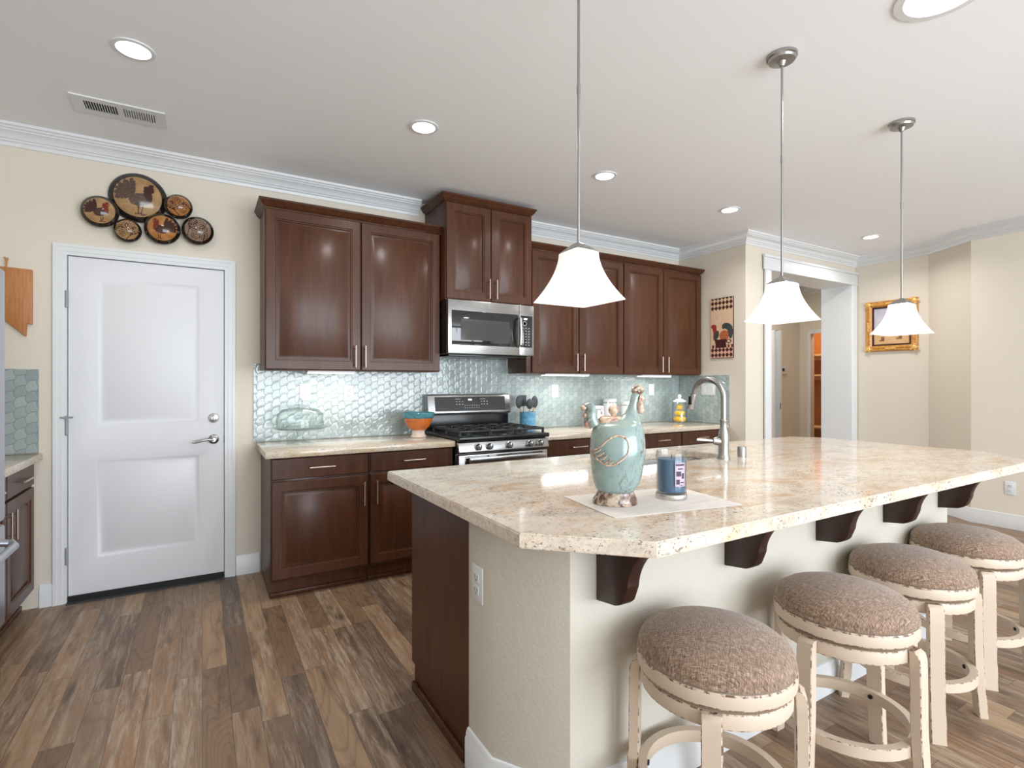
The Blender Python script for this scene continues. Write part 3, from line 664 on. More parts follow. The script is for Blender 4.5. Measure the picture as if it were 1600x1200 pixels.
bmesh.ops.bevel(bm, geom=rim, offset=.004, segments=2, affect='EDGES')
tag(obj('island_countertop', M().bm(bm), 'granite', origin=None), 'large polished cream stone slab with clipped corners on top of the island', 'countertop')
t = thing('sink', 'undermount steel sink in the island beside the faucet', 'sink', (2.0, 1.94, .68))
def rr(x0, x1, y0, y1, r, z):
    l = []
    for cx, cy, a0 in ((x1-r, y1-r, 0), (x0+r, y1-r, PI/2), (x0+r, y0+r, PI), (x1-r, y0+r, 1.5*PI)):
        for k in range(7): l.append((cx+r*math.cos(a0+k*PI/12), cy+r*math.sin(a0+k*PI/12), z))
    return l
a, b, c, e = sk; q = .006
ls = [rr(a-.03, b+.03, c-.03, e+.03, .09, .8585), rr(a-q, b+q, c-q, e+q, .075, .8585), rr(a-q+.004, b+q-.004, c-q+.004, e+q-.004, .072, .85), rr(a+.01, b-.01, c+.01, e-.01, .06, .69), rr(a+.03, b-.03, c+.03, e-.03, .05, .672)]
obj('basin', M().loops(ls, False, True), 'steel', t)
obj('drain', M().lathe([(.045, .6725), (.043, .676), (.02, .674)], (2.0, 1.94, 0), 24), 'chrome', t)

# faucet and air gap
fx, fy = 2.28, 1.735
t = thing('faucet', 'tall brushed nickel gooseneck pull-down faucet on the island', 'faucet', (fx, fy, ZI))
obj('base', M().lathe([(.031, ZI+.0005), (.031, ZI+.008), (.028, ZI+.014), (.0255, ZI+.03), (.025, ZI+.075), (.027, ZI+.10), (.0255, ZI+.125), (.018, ZI+.155), (.0165, ZI+.185), (.019, ZI+.19), (.019, ZI+.198), (.016, ZI+.202)], (fx, fy, 0), 28), 'nickel', t)
pts = [(fx, fy, ZI+.20), (fx, fy, ZI+.28)]; R = .094
for k in range(0, 15): a = PI*k/14*.93; pts.append((fx, fy+R-R*math.cos(a), ZI+.31+R*math.sin(a)))
obj('spout', M().tube(pts, .0145, 14), 'nickel', t)
e = Vector(pts[-1]); dr_ = (Vector(pts[-1])-Vector(pts[-2])).normalized()
hd = obj('spray_head', M().tube([e+dr_*s_ for s_ in (.001, .012, .05, .085, .088)], [.0155, .0175, .0195, .022, .019], 18), 'nickel', t)
obj('spray_button', M().box(fx-.0235, fx-.014, e.y+.002, e.y+.020, e.z-.062, e.z-.016, .003), 'rubber', hd)
obj('lever', M().tube([(fx-.012, fy+.01, ZI+.088), (fx-.030, fy+.018, ZI+.09), (fx-.052, fy+.026, ZI+.092)], [.019, .022, .014], 16).tube([(fx-.05, fy+.026, ZI+.092), (fx-.09, fy+.045, ZI+.096), (fx-.128, fy+.062, ZI+.098)], [.008, .0075, .0065], 10), 'nickel', t)
tag(obj('air_gap', M().lathe([(.022, ZI+.0005), (.022, ZI+.05), (.020, ZI+.053), (.001, ZI+.054)], (2.425, 1.735, 0), 28), 'nickel'), 'short nickel air gap cylinder standing right of the faucet', 'air gap cap')

# ------------------------------------------------------------------ things on the island
A_, B_, C_ = Vector((1.045, 1.42)), Vector((1.000, 1.118)), Vector((1.458, 1.040)); D_ = A_+C_-B_
tag(obj('placemat', M().prism([A_, B_, C_, D_], ZI+.0006, ZI+.0026, 'z'), 'mat'), 'thin white rectangular mat under the rooster and candle', 'placemat')
zc = ZI+.003
# candle
cx, cy = 1.340, 1.222
t = thing('candle', 'blue wax candle in a clear glass jar on the white mat', 'candle', (cx, cy, zc))
obj('base_lid', M().lathe([(.050, zc), (.051, zc+.003), (.051, zc+.014), (.049, zc+.017)], (cx, cy, 0), 36), 'lid', t)
obj('jar', M().lathe([(.044, zc+.022), (.0475, zc+.018), (.0485, zc+.024), (.0485, zc+.150), (.046, zc+.156), (.0455, zc+.150), (.0455, zc+.03)], (cx, cy, 0), 40, cap=False), 'glass', t)
obj('wax', M().lathe([(.043, zc+.024), (.0445, zc+.028), (.0445, zc+.128), (.043, zc+.130)], (cx, cy, 0), 40), 'wax', t)
obj('wick', M().tube([(cx, cy, zc+.130), (cx+.002, cy, zc+.142)], .0015, 6), 'rubber', t)
def curved(a0, a1, z0, z1, r, n=10): return [[(cx+r*math.cos(a0+(a1-a0)*k/n), cy+r*math.sin(a0+(a1-a0)*k/n), z) for k in range(n+1)] for z in (z0, z1)]
ac = math.atan2(-cy, -cx)+.62
lb = obj('label', M().loops(curved(ac-.38, ac+.38, zc+.045, zc+.122, .0489), False, False, False), 'label', t)
m = M()
for a0, a1, z0, z1 in ((-.33, .33, .112, .118), (-.2, .2, .100, .104), (-.3, .05, .078, .094), (.1, .3, .070, .088), (-.3, -.05, .052, .068), (.0, .3, .056, .060), (-.05, .2, .048, .050)):
    m.loops(curved(ac+a0, ac+a1, zc+z0, zc+z1, .0491, 6), False, False, False)
obj('print', m, 'ink', lb)
# rooster canister
S = 1/2657.
def U(x): return (x-345)*S
def Hh(y): return (1142-y)*S*.982
t = thing('rooster_canister', 'aqua glazed ceramic rooster canister with brown base on the mat', 'canister', (1.129, 1.256, zc), -.5353, None, True)
st = [(1035, 185, 495, .9), (1010, 170, 512, .9), (960, 152, 540, .88), (900, 140, 558, .86), (800, 129, 578, .85), (700, 126, 588, .85), (600, 130, 586, .84), (540, 138, 578, .83), (495, 152, 568, .8), (470, 168, 560, .76), (452, 205, 553, .66), (430, 290, 547, .60), (405, 370, 540, .66), (375, 415, 533, .74), (330, 440, 526, .78), (280, 458, 527, .8), (245, 466, 540, .76), (215, 474, 548, .7), (195, 486, 542, .66), (182, 508, 528, .6)]
N = 44
def ring(y, xl, xr, k, n=N):
    c_, r = (U(xl)+U(xr))/2, (xr-xl)/2*S; return [(c_+r*math.cos(2*PI*q/n), r*k*math.sin(2*PI*q/n), Hh(y)) for q in range(n)]
obj('body', M().loops([ring(*s) for s in st]), 'aqua', t, angle=80)
obj('base', M().loops([ring(1142, 150, 520, .85), ring(1132, 146, 524, .85), ring(1105, 150, 520, .85), ring(1062, 178, 500, .88), ring(1048, 186, 492, .9), ring(1040, 190, 494, .9), ring(1034, 192, 490, .9)]), 'rust', t, angle=60)
ld = obj('lid', M().loops([ring(470, 195, 390, .7), ring(462, 186, 398, .7), ring(425, 192, 402, .7), ring(402, 215, 396, .66), ring(396, 250, 370, .5)]), 'comb', t, angle=60)
obj('knob', M().ball((U(322), 0, Hh(345)), (.0165, .015, .017)).tube([(U(322), 0, Hh(398)), (U(322), 0, Hh(365))], .008, 10), 'comb', ld)
m = M().tube([(U(165), 0, Hh(480)), (U(130), 0, Hh(420)), (U(135), 0, Hh(350)), (U(120), 0, Hh(305)), (U(75), 0, Hh(318))], [.020, .022, .020, .015, .010], 14)
tl = obj('tail', m, 'aqua', t, angle=80)
m = M().ball((U(75), 0, Hh(325)), (.011, .012, .010)).ball((U(92), 0, Hh(390)), (.011, .013, .012)).ball((U(104), 0, Hh(462)), (.013, .013, .016))
obj('tail_feathers', m, 'comb', tl)
m = M()
for x, y, r in ((503, 178, .012), (522, 163, .013), (547, 172, .013), (525, 185, .014)): m.ball((U(x), 0, Hh(y)), (r, .010, r))
obj('comb', m, 'rust', t)
obj('beak', M().tube([(U(535), 0, Hh(240)), (U(560), 0, Hh(246)), (U(588), 0, Hh(256))], [.013, .010, .002], 12), 'comb', t)
obj('wattle', M().ball((U(545), 0, Hh(318)), (.011, .017, .022)).ball((U(552), 0, Hh(345)), (.010, .014, .012)), 'comb', t)
def onbody(x, y, lift=.001):
    for (y1, l1, r1, k1), (y0, l0, r0, k0) in zip(st[:-1], st[1:]):
        if y0 <= y <= y1:
            q = (y-y0)/(y1-y0); l, r, k = l0+(l1-l0)*q, r0+(r1-r0)*q, k0+(k1-k0)*q
            cc, hr = (l+r)/2, (r-l)/2; d_ = max(-.98, min(.98, (x-cc)/hr)); return (U(x), -hr*S*k*math.sqrt(1-d_*d_)-lift, Hh(y))
wing = [(134, 690), (160, 668), (200, 635), (240, 590), (280, 560), (330, 547), (375, 560), (404, 595), (412, 640), (402, 690), (370, 730), (330, 762), (290, 790), (240, 796), (190, 775), (152, 735)]
m = M().tube([onbody(*p) for p in wing], .0028, 8, closed=True)
for a, b in (((150, 700), (190, 668)), ((165, 728), (215, 690)), ((190, 755), (240, 712)), ((225, 778), (262, 740)), ((255, 780), (290, 750))): m.tube([onbody(*a), onbody((a[0]+b[0])/2, (a[1]+b[1])/2+6), onbody(*b)], .0022, 6)
obj('wing', m, 'comb', t)

# ------------------------------------------------------------------ things on the back counter
zk = .8855
cx, cy = .560, 3.70
t = thing('cake_stand', 'clear glass footed cake stand on the left counter', 'cake stand', (cx, cy, zk))
obj('foot', M().lathe([(.085, zk), (.085, zk+.004), (.03, zk+.02), (.018, zk+.05), (.03, zk+.085), (.05, zk+.095)], (cx, cy, 0), 40, cap=False), 'gglass', t)
obj('plate', M().lathe([(.02, zk+.095), (.15, zk+.097), (.168, zk+.106), (.170, zk+.110), (.150, zk+.103), (.02, zk+.101)], (cx, cy, 0), 48, cap=False), 'gglass', t)
t = thing('cake_dome', 'clear glass dome with knob covering the cake stand', 'cake dome', (cx, cy, zk+.108))
z = zk+.1115
obj('dome', M().lathe([(.146, z), (.146, z+.05), (.140, z+.085), (.115, z+.112), (.06, z+.126), (.012, z+.130)], (cx, cy, 0), 48, cap=False), 'gglass', t)
obj('knob', M().lathe([(.010, z+.130), (.012, z+.137), (.030, z+.142), (.030, z+.146), (.014, z+.150), (.018, z+.166), (.012, z+.182), (.003, z+.187)], (cx, cy, 0), 24), 'gglass', t)
cx, cy = 1.385, 3.70
t = thing('pedestal_bowl', 'orange and teal glazed pottery bowl on a pale foot left of the range', 'bowl', (cx, cy, zk))
obj('foot', M().lathe([(.056, zk), (.058, zk+.008), (.048, zk+.020), (.044, zk+.045), (.055, zk+.055)], (cx, cy, 0), 40), 'bisque', t)
obj('bowl', M().lathe([(.050, zk+.054), (.078, zk+.075), (.098, zk+.110), (.106, zk+.145), (.103, zk+.145), (.094, zk+.112), (.07, zk+.08), (.03, zk+.066)], (cx, cy, 0), 48), 'orange', t)
obj('rim_band', M().lathe([(.1065, zk+.142), (.1165, zk+.152), (.119, zk+.178), (.116, zk+.183), (.112, zk+.178), (.108, zk+.152), (.1035, zk+.1455)], (cx, cy, 0), 48, cap=False), 'teal', t)
cx, cy = 2.385, 3.76
t = thing('utensil_crock', 'blue glazed ceramic crock right of the range', 'crock', (cx, cy, zk))
obj('jar', M().lathe([(.062, zk), (.068, zk+.006), (.068, zk+.150), (.070, zk+.158), (.064, zk+.158), (.062, zk+.150), (.060, zk+.02)], (cx, cy, 0), 40), 'blue', t)
def utensil(label, dx, dy, lx, ly, kind, ln=.26):
    ln -= .03
    t = thing('kitchen_utensil', label, 'utensil', (cx+dx, cy+dy, zk+.022), 0, 'utensils in the blue crock')
    p0 = Vector((cx+dx, cy+dy, zk+.024)); p1 = Vector((cx+dx+lx, cy+dy+ly, zk+.024+ln*.72)); d_ = (p1-p0).normalized()
    obj('handle', M().tube([p0, p0+(p1-p0)*.5, p1], [.006, .007, .0055], 10), 'handlewood', t)
    e_ = p1+d_*.045
    m = M()
    if kind == 'spoon': m.ball(tuple(e_), (.033, .012, .054))
    elif kind == 'turner': m.box(e_.x-.034, e_.x+.034, e_.y-.004, e_.y+.004, e_.z-.045, e_.z+.05, .004)
    else: m.ball(tuple(e_), (.036, .02, .044)).tube([e_+Vector((-.02, -.012, .01)), e_+Vector((.02, -.012, .01))], .004, 6)
    obj('head', m, 'silicone', t)
utensil('dark spoon-headed utensil leaning left in the blue crock', -.028, .01, -.035, .01, 'spoon', .27)
utensil('dark ladle-headed utensil at the front middle of the blue crock', .0, -.02, -.006, -.02, 'ladle', .25)
utensil('dark spatula standing at the back of the blue crock', -.005, .028, -.012, .012, 'turner', .28)
utensil('dark spoon-headed utensil leaning right in the blue crock', .028, .0, .035, .0, 'spoon', .27)
def canister(label, cx, cy, r, h):
    t = thing('canister', label, 'canister', (cx, cy, zk), 0, 'white lidded canisters on the back counter')
    obj('jar', M().lathe([(r*.9, zk), (r, zk+.01), (r, zk+h*.78), (r*.9, zk+h*.83)], (cx, cy, 0), 36), 'white', t)
    obj('lid', M().lathe([(r*.92, zk+h*.86), (r*1.02, zk+h*.87), (r*1.02, zk+h*.97), (r*.9, zk+h)], (cx, cy, 0), 36), 'white', t)
    m = M().lathe([(r*.94, zk+h*.83), (r*.96, zk+h*.845), (r*.94, zk+h*.86)], (cx, cy, 0), 36).box(cx-.006, cx+.006, cy-r*1.1, cy-r*.99, zk+h*.62, zk+h*.92, .002)
    obj('clamp', m, 'chrome', t)
canister('shortest white clamp-lid canister, seen just right of the rooster tail', 3.10, 3.72, .072, .195)
canister('tallest white clamp-lid canister, in the middle behind the rooster lid', 3.37, 3.84, .064, .255)
canister('white clamp-lid canister nearest the rooster neck', 3.53, 3.78, .058, .225)
cx, cy, r = 4.20, 3.72, .072
t = thing('lemon_jar', 'clear glass jar with white lid holding yellow lemons', 'jar', (cx, cy, zk))
obj('jar', M().lathe([(r*.9, zk), (r, zk+.008), (r, zk+.19), (r*.85, zk+.21), (r*.83, zk+.21), (r*.97, zk+.188), (r*.97, zk+.012)], (cx, cy, 0), 36, cap=False), 'glass', t)
obj('lid', M().lathe([(r*.9, zk+.211), (r*.9, zk+.222), (r*.5, zk+.240), (.012, zk+.246), (.014, zk+.256), (.020, zk+.266), (.012, zk+.285), (.002, zk+.29)], (cx, cy, 0), 30), 'lemontop', t)
L0 = None
for k, (dx, dy, dz, a, l) in enumerate(((-.0335, -.020, .036, 1.57, 'yellow lemon at the bottom front left of the glass jar'), (.0335, -.012, .036, 1.57, 'yellow lemon at the bottom right of the glass jar'), (0, .042, .036, 0., 'yellow lemon at the bottom back of the glass jar'), (-.032, -.010, .098, 1.57, 'yellow lemon in the upper left layer of the glass jar'), (.031, .004, .098, 1.57, 'yellow lemon in the upper right layer of the glass jar'), (0., -.002, .158, .3, 'yellow lemon on top of the others in the glass jar'))):
    if L0 is None:
        o = L0 = obj('lemon', M().lathe([(.002, -.038), (.007, -.035), (.022, -.025), (.0285, 0), (.022, .025), (.007, .035), (.002, .038)], (0, 0, 0), 20, axis='x'), 'lemon')
    else: o = L0.copy(); C.objects.link(o)
    o.location = (cx+dx, cy+dy, zk+dz); o.rotation_euler = (0, 0, a); tag(o, l, 'lemon', 'lemons in the glass jar')

# under-cabinet light strips
for x0, x1, l in ((.60, .91, 'lit strip light under the left wall cabinet'), (2.50, 2.98, 'lit strip light under the cabinet right of the microwave'), (3.62, 4.02, 'lit strip light under the far right wall cabinet')):
    t = thing('under_cabinet_light', l, 'light', ((x0+x1)/2, 3.70, 1.3685), 0, 'under-cabinet strip lights')
    obj('housing', M().box(x0, x1, 3.66, 3.74, 1.356, 1.3692, .002), 'plastic', t); obj('diffuser', M().box(x0+.01, x1-.01, 3.664, 3.736, 1.350, 1.3558), 'bar', t)
    area_light('strip_lamp', (0, 0, -.022), (0, 0, 0), x1-x0, .05, 1.75, (1, .985, .96), t)

# ------------------------------------------------------------------ wall art
def grid_panel(x0, x1, z0, z1, y, nx, nz, fn, m):
    for i in range(nx):
        for k in range(nz):
            a, b = x0+(x1-x0)*i/nx, x0+(x1-x0)*(i+1)/nx; c, d = z0+(z1-z0)*k/nz, z0+(z1-z0)*(k+1)/nz
            m.add([(a, y, c), (b, y, c), (b, y, d), (a, y, d)], [(0, 1, 2, 3)], fn((i+.5)/nx, (k+.5)/nz))
    return m
def ell(p, q, cx, cy, rx, ry, a=0.):
    x, y = p-cx, q-cy; c, s = math.cos(a), math.sin(a); x, y = x*c+y*s, -x*s+y*c; return (x/rx)**2+(y/ry)**2 < 1
def rooster(p, q):
    """0 nothing, 1 dark feathers, 2 red; a plain fowl facing right in a unit disc"""
    if ell(p, q, .40, .50, .09, .08) or ell(p, q, .36, .60, .035, .06) or ell(p, q, .44, .62, .03, .05) or ell(p, q, .48, .38, .035, .07): return 2
    if .46 < p < .56 and abs(q-.49) < .035*(1-(p-.46)/.1): return 1
    if ell(p, q, .33, .24, .14, .32, .28): return 2
    if ell(p, q, .10, -.06, .38, .24, .28): return 1
    for k in range(6):
        a = math.radians(98+k*19); L = .40-.02*k
        if ell(p, q, -.16+L*math.cos(a), .02+L*math.sin(a)*.9, L*1.02, .115, a) and p < -.02: return 1
    if abs(p-.08+.1*(q+.4)) < .02 and -.62 < q < -.2: return 1
    if abs(p-.20-.1*(q+.4)) < .02 and -.62 < q < -.2: return 1
    if abs(q+.62) < .02 and -.02 < p < .34: return 1
    return 0
def scroll(p, q):
    for cx, cy, s in ((-.3, -.15, 1), (.28, -.3, -1), (.18, .32, 1), (-.32, .38, -1), (.55, .1, 1), (-.6, .05, -1)):
        x, y = (p-cx)*s, q-cy; rr_ = math.hypot(x, y)
        if rr_ < .30 and abs(((rr_/.12-math.atan2(y, x)/(2*PI)) % 1)-.5) < .17: return 1
    if abs(q+.1-.25*math.sin(4*p)) < .035: return 1
    if abs(p+.1-.2*math.sin(5*q)) < .03: return 1
    return 0
def plate(label, x, z, r, fn, ground, mirror=1, pr=.045, tilt=0., out=.045, dark='platebrown', hue='platered'):
    m = M(); nr, na = 22, 88; prof = []
    for k in range(nr+1):
        q = k/nr; prof.append((r*q, pr*(1-q**2.2)))
    y = D-.006-out
    def pt(k, a): rr_, h = prof[k]; return (x+rr_*math.cos(a), y-.008-h, z+rr_*math.sin(a))
    for k in range(nr):
        for i in range(na):
            a0, a1 = 2*PI*i/na, 2*PI*(i+1)/na; am = (a0+a1)/2+tilt; q = (k+.5)/nr
            if q > .80: mi = 0
            else:
                v = fn(mirror*q*math.cos(am)*.98, q*math.sin(am)*.98+(.07 if fn is rooster else 0)); mi = (1, 2, 3)[v]
            if k == 0: m.add([pt(0, 0), pt(1, a0), pt(1, a1)], [(0, 1, 2)], mi)
            else: m.add([pt(k, a0), pt(k+1, a0), pt(k+1, a1), pt(k, a1)], [(0, 1, 2, 3)], mi)
    m.lathe([(r, .008), (r*1.015, .004), (r, .0), (r*.9, -.004)], (x, y, z), 88, axis='y', cap=False)
    m.lathe([(r*.9, -.004), (.02, -.004)], (x, y, z), 44, axis='y', cap=False)
    m.lathe([(.02, -.004), (.02, -out-.004)], (x, y, z), 20, axis='y')
    o = obj('decorative_plate', m, ['rim', ground, dark, hue], None, True, 35, (x, D-.001, z)); tag(o, label, 'wall plate', 'painted plates above the door')
plate('dark-rimmed plate with a red-necked rooster, far left of the cluster', -.520, 2.300, .091, rooster, 'platecream')
plate('largest plate in the cluster, with a rooster striding right', -.338, 2.424, .148, rooster, 'platecream', 1, .05, .1, .006, 'platetaupedark', 'platebrown')
plate('small plate of amber scrollwork at the upper right of the cluster', -.128, 2.396, .0755, scroll, 'plateamber')
plate('small plate of dark foliage low at the left of the cluster', -.388, 2.206, .070, scroll, 'platecream', -1)
plate('amber plate with a rooster facing left, bottom middle of the cluster', -.212, 2.243, .094, rooster, 'plateamber', -1)
plate('taupe scrollwork plate at the far right of the cluster', -.024, 2.260, .088, scroll, 'platetaupe', 1, .045, 1.)
# bamboo board with a notched corner
t = thing('cutting_board', 'bamboo cutting board shaped with a pointed foot, hung left of the door', 'cutting board', (-.89, D-.02, 1.9))
pg = [(-1.015, 1.935), (-.829, 1.928), (-.829, 1.617), (-.852, 1.622), (-.856, 1.548), (-1.015, 1.70)]
obj('board', M().prism(pg, D-.022, D-.003, 'y', 0, .003), 'bamboo', t)
obj('hanging_loop', M().tube([(-.938, D-.024, 1.915), (-.934, D-.026, 1.96), (-.945, D-.022, 1.985), (-.93, D-.022, 1.98), (-.937, D-.026, 1.95)], .004, 8), 'cord', t)
# rooster panel on the return wall
t = thing('wall_panel', 'tall narrow rooster and teacup panel with harlequin borders on the return wall', 'wall art', (4.449, 3.398, 1.537), -PI/2, None, True)
obj('board', M().box(-.13, .13, -.014, -.0005, 0, .60, .002), 'a_dark', t)
def artfn(u, v):
    if v > .80 or v < .17:
        vv = (v-.80)/.2*2.5 if v > .8 else v/.17*2; a = (u*6.0) % 1-.5; b = vv % 1-.5
        return 1 if abs(a)+abs(b) < .5 else (0 if v > .8 else 5)
    if .17 < v < .30 and ell(u, v, .45, .30, .26, .13) or (.20 < u < .72 and .12 < v < .31 and abs(u-.46) < .2+.35*(v-.12)): return 1
    if ell(u, v, .82, .27, .11, .035) and not ell(u, v, .82, .27, .07, .02): return 1
    if .17 < v < .22: return 5 if (u*7) % 1 < .5 else 1
    if ell(u, v, .13, .535, .12, .035) or ell(u, v, .18, .49, .09, .07) or ell(u, v, .15, .41, .04, .05): return 2
    if ell(u, v, .75, .50, .24, .075, -.1) and not ell(u, v, .62, .43, .15, .05): return 3
    if ell(u, v, .90, .42, .10, .11): return 3
    if ell(u, v, .25, .38, .14, .075, .3): return 3
    if ell(u, v, .62, .37, .22, .085): return 4
    return 0
obj('picture', grid_panel(-.128, .128, .004, .596, -.0146, 60, 120, artfn, M()), ['a_cream', 'a_dark', 'a_red', 'a_slate', 'a_rust', 'a_pink'], t)
# framed desert landscape on the right wall
t = thing('framed_painting', 'small desert landscape in an ornate gold frame behind the far pendant', 'painting', (6.4395, 2.775, 1.637), -PI/2, None, True)
FW, FH = .248, .552
FP = [(0, -.0005), (.0, -.022), (.012, -.034), (.026, -.028), (.040, -.036), (.052, -.030), (.062, -.016), (.062, -.0005)]
ls = []
for q, y in FP: ls.append([(-FW+q, y, q), (FW-q, y, q), (FW-q, y, FH-q), (-FW+q, y, FH-q)])
fr = obj('frame', M().loops(ls, False, False), 'gold', t)
m = M()
for sx in (-1, 1):
    for zz in (.03, FH-.03):
        m.ball((sx*(FW-.03), -.034, zz), (.026, .010, .026), 12)
        for a in range(5): m.ball((sx*(FW-.03)+.034*math.cos(a*1.256), -.032, zz+.034*math.sin(a*1.256)), (.011, .007, .011), 8)
for sx, zz in ((0, .03), (0, FH-.03)): [m.ball((k*.02, -.034, zz), (.013, .007, .011), 8) for k in range(-2, 3)]
for sx in (-1, 1): [m.ball((sx*(FW-.03), -.034, FH/2+k*.02), (.011, .007, .013), 8) for k in range(-2, 3)]
obj('ornament', m, 'goldpale', fr)
obj('liner', M().loops([[(-FW+q, y, q), (FW-q, y, q), (FW-q, y, FH-q), (-FW+q, y, FH-q)] for q, y in ((.0625, -.001), (.0625, -.017), (.080, -.012), (.080, -.001))], False, False), 'a_dark', t)
def land(u, v):
    if v > .42+.10*math.exp(-((u-.35)/.2)**2)+.02*math.sin(9*u): return 0
    if v > .40: return 2
    if ell(u, v, .25, .16, .06, .05) or ell(u, v, .75, .18, .06, .04) or ell(u, v, .23, .10, .09, .02) or ell(u, v, .72, .14, .1, .015): return 3
    return 1
obj('canvas', grid_panel(-FW+.08, FW-.08, .08, FH-.08, -.006, 50, 50, land, M()), ['p_sky', 'p_sand', 'p_hill', 'p_bush'], t)

# ------------------------------------------------------------------ ceiling fittings
t = thing('ceiling_vent', 'white two-section supply vent on the ceiling above the door', 'vent', (-.37, 3.42, ZF))
a, b, c, e = -.57, -.17, 3.325, 3.52
m = M().box(a, b, c, c+.045, ZF-.008, ZF-.0006).box(a, b, e-.045, e, ZF-.008, ZF-.0006).box(a, a+.05, c+.045, e-.045, ZF-.008, ZF-.0006).box(b-.05, b, c+.045, e-.045, ZF-.008, ZF-.0006).box((a+b)/2-.01, (a+b)/2+.01, c+.045, e-.045, ZF-.008, ZF-.0006)
obj('frame', m, 'trim', t); obj('duct_opening', M().box(a+.05, b-.05, c+.045, e-.045, ZF-.0014, ZF-.0006), 'darkvoid', t)
for s_, (p, q) in ((1, (a+.05, (a+b)/2-.01)), (-1, ((a+b)/2+.01, b-.05))):
    m = M()
    for k in range(13):
        x = p+(q-p)*(k+.5)/13; m.prism([(x-.0015, ZF-.0016), (x+.0015, ZF-.0016), (x+.0015+s_*.004, ZF-.009), (x-.0015+s_*.004, ZF-.009)], c+.045, e-.045, 'y')
    obj('louvers', m, 'trim', t)
def downlight(label, x, y, r=.062, power=5.2):
    t = thing('recessed_light', label, 'ceiling light', (x, y, ZF), 0, 'lit round ceiling lights')
    obj('trim_ring', M().lathe([(r*1.30, ZF-.0006), (r*1.28, ZF-.006), (r*1.02, ZF-.008), (r, ZF-.0006)], (x, y, 0), 40, cap=False), 'plastic', t)
    obj('diffuser', M().lathe([(r, ZF-.0008), (r, ZF-.0042), (.001, ZF-.0046)], (x, y, 0), 36), 'lamp', t)
    l = bpy.data.lights.new('downlight_lamp', 'AREA'); l.shape = 'DISK'; l.size = r*2; l.energy = power; l.color = (1, .975, .94); l.spread = math.radians(150)
    o = bpy.data.objects.new('downlight_lamp', l); C.objects.link(o); o.parent = t; o.location = (0, 0, -.012)
downlight('lit round downlight on the ceiling above the white door', -.254, 2.76)
downlight('lit round downlight on the ceiling in front of the large left cabinet', 1.066, 2.765)
downlight('lit round downlight just right of the near pendant rod', 2.39, 2.775, .062, 6.5)
downlight('lit round downlight between the near and middle pendants', 3.743, 2.79, .062, 9.5)
downlight('lit round downlight left of the far pendant, by the cased opening', 5.619, 2.60, .062, 10)
downlight('large lit round ceiling light cut by the top edge of the picture', 2.345, .845, .115, 5)

# pendants
def pendant(label, x, y):
    t = thing('pendant_light', label, 'pendant light', (x, y, ZF), 0, 'pendants over the island')
    obj('canopy', M().lathe([(.062, ZF-.0006), (.062, ZF-.012), (.056, ZF-.016), (.053, ZF-.026), (.018, ZF-.030), (.010, ZF-.048), (.006, ZF-.050)], (x, y, 0), 36), 'nickel', t)
    obj('rod', M().tube([(x, y, ZF-.048), (x, y, 1.752)], .0048, 12).tube([(x, y, 2.28), (x, y, 2.25)], .0062, 12), 'nickel', t)
    def sq(h, z, rc=.012):
        l = []
        for sx, sy, a0 in ((1, 1, 0), (-1, 1, PI/2), (-1, -1, PI), (1, -1, 1.5*PI)):
            for k in range(4): a = a0+k*PI/6; l.append((x+sx*(h-rc)+rc*math.cos(a), y+sy*(h-rc)+rc*math.sin(a), z))
        return l
    obj('fitter', M().loops([sq(.046, 1.719, .008), sq(.046, 1.722, .008), sq(.020, 1.745, .006), sq(.009, 1.752, .004)]), 'nickel', t)
    ls = []
    for k in range(11):
        q = k/10; ls.append(sq(.050+.062*q**1.75, 1.7165-.1595*q, .010))
    ls += [sq(.108, 1.558, .010)]
    ls += [sq(.046+.060*q**1.75, 1.7135-.1565*q, .009) for q in (.95, .75, .5, .25, .02)]
    obj('shade', M().loops(ls, False, False), 'shade', t, angle=50)
    obj('bulb', M().ball((x, y, 1.65), (.028, .028, .036)).tube([(x, y, 1.68), (x, y, 1.718)], .014, 10), 'lamp', t)
    l = bpy.data.lights.new('pendant_lamp', 'POINT'); l.energy = 2.1; l.color = (1, .90, .76); l.shadow_soft_size = .03
    o = bpy.data.objects.new('pendant_lamp', l); C.objects.link(o); o.parent = t; o.location = (0, 0, 1.59-ZF)
pendant('square frosted glass pendant nearest the camera, its rod running out of the top', 1.082, 1.388)
pendant('square frosted glass pendant in the middle, in front of the cased opening', 2.185, 1.365)
pendant('square frosted glass pendant farthest right, in front of the gold painting', 3.315, 1.38)

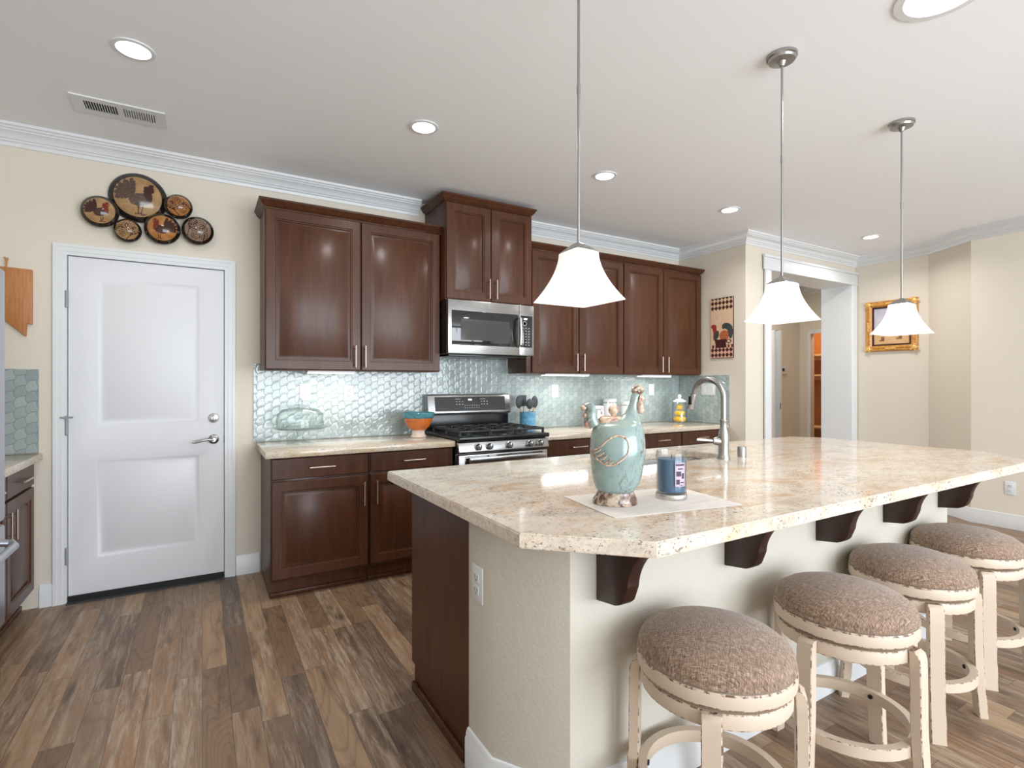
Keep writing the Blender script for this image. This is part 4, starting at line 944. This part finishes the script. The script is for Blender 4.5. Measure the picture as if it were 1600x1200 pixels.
# ------------------------------------------------------------------ bar stools
def make_stool():
    t = thing('bar_stool', 'stool', 'stool', (0, 0, 0), 0, 'stools along the island', True)
    obj('cushion', M().lathe([(.196, .536), (.203, .537), (.206, .543), (.203, .549), (.201, .551), (.203, .558), (.196, .573), (.172, .591), (.13, .606), (.08, .615), (.03, .619), (.002, .619)], n=56), 'fabric', t, angle=60)
    obj('seat_ring', M().lathe([(.10, .494), (.201, .494), (.206, .497), (.207, .500), (.207, .530), (.205, .535), (.19, .5355)], n=56, mi=[0, 1, 1, 0, 1, 0]), ['paint', 'worn'], t)
    obj('swivel', M().lathe([(.12, .484), (.12, .4935)], n=32), 'slot', t)
    obj('apron', M().lathe([(.165, .440), (.190, .440), (.196, .443), (.197, .446), (.197, .480), (.195, .483), (.12, .4835), (.165, .474), (.165, .440)], n=56, mi=[0, 1, 1, 0, 1, 0, 0, 0], cap=False), ['paint', 'worn'], t)
    for k in range(4):
        a = k*PI/2; m = M(); ls = []
        for z, r in ((0, .222), (.10, .213), (.25, .205), (.38, .201), (.455, .1995), (.475, .1985), (.483, .196)):
            th_ = .030 if z < .46 else (.026 if z < .48 else .016); hw = .024
            c_ = .0025; r0 = r-.001 if z > .3 else r-.004; pts = []
            r1 = r0+th_
            pts = [(r0, -hw+c_), (r0+c_, -hw), (r1-c_, -hw), (r1, -hw+c_), (r1, hw-c_), (r1-c_, hw), (r0+c_, hw), (r0, hw-c_)]
            ls.append([(p, q, z) for p, q in pts])
        n0 = len(ls[0])
        vs = [p for l in ls for p in l]; fs, ms = [], []
        for i in range(len(ls)-1):
            for j in range(n0): fs.append((i*n0+j, i*n0+(j+1) % n0, (i+1)*n0+(j+1) % n0, (i+1)*n0+j)); ms.append(1 if j % 2 == 0 else 0)
        fs += [tuple(range(n0))[::-1], tuple(range((len(ls)-1)*n0, len(ls)*n0))]; ms += [1, 1]
        m.add(vs, fs, ms); m.rot(a); lg = obj('leg', m, ['paint', 'worn'], t)
        bb = M().lathe([(.0075, 0), (.0075, .004), (.005, .005)], (0, 0, 0), 12, axis='x'); bb.v = [(.1795-x, y, z+.18) for x, y, z in bb.v]; bb.rot(a)
        obj('bolt', bb, 'rubber', lg)
    obj('footrest', M().lathe([(.180, .163), (.203, .163), (.205, .165), (.205, .197), (.203, .199), (.180, .199), (.180, .163)], n=56, mi=[0, 1, 0, 1, 0, 0], cap=False), ['paint', 'worn'], t)
    return t
st0 = make_stool()
for k, (x, y, ph, l) in enumerate(((1.222, .962, 37, 'nearest round bar stool with taupe woven seat, at the left end of the row'), (1.842, .937, 0, 'second round bar stool from the near end, between nearest and third stools'),
                                   (2.432, .984, -48, 'third round bar stool from the near end, under the third corbel'), (3.030, 1.006, -52, 'farthest round bar stool, at the right edge of the picture'))):
    o = st0 if k == 0 else copy_tree(st0)
    o.location = (x, y, 0); o.rotation_euler.z = math.radians(ph); o['label'] = l
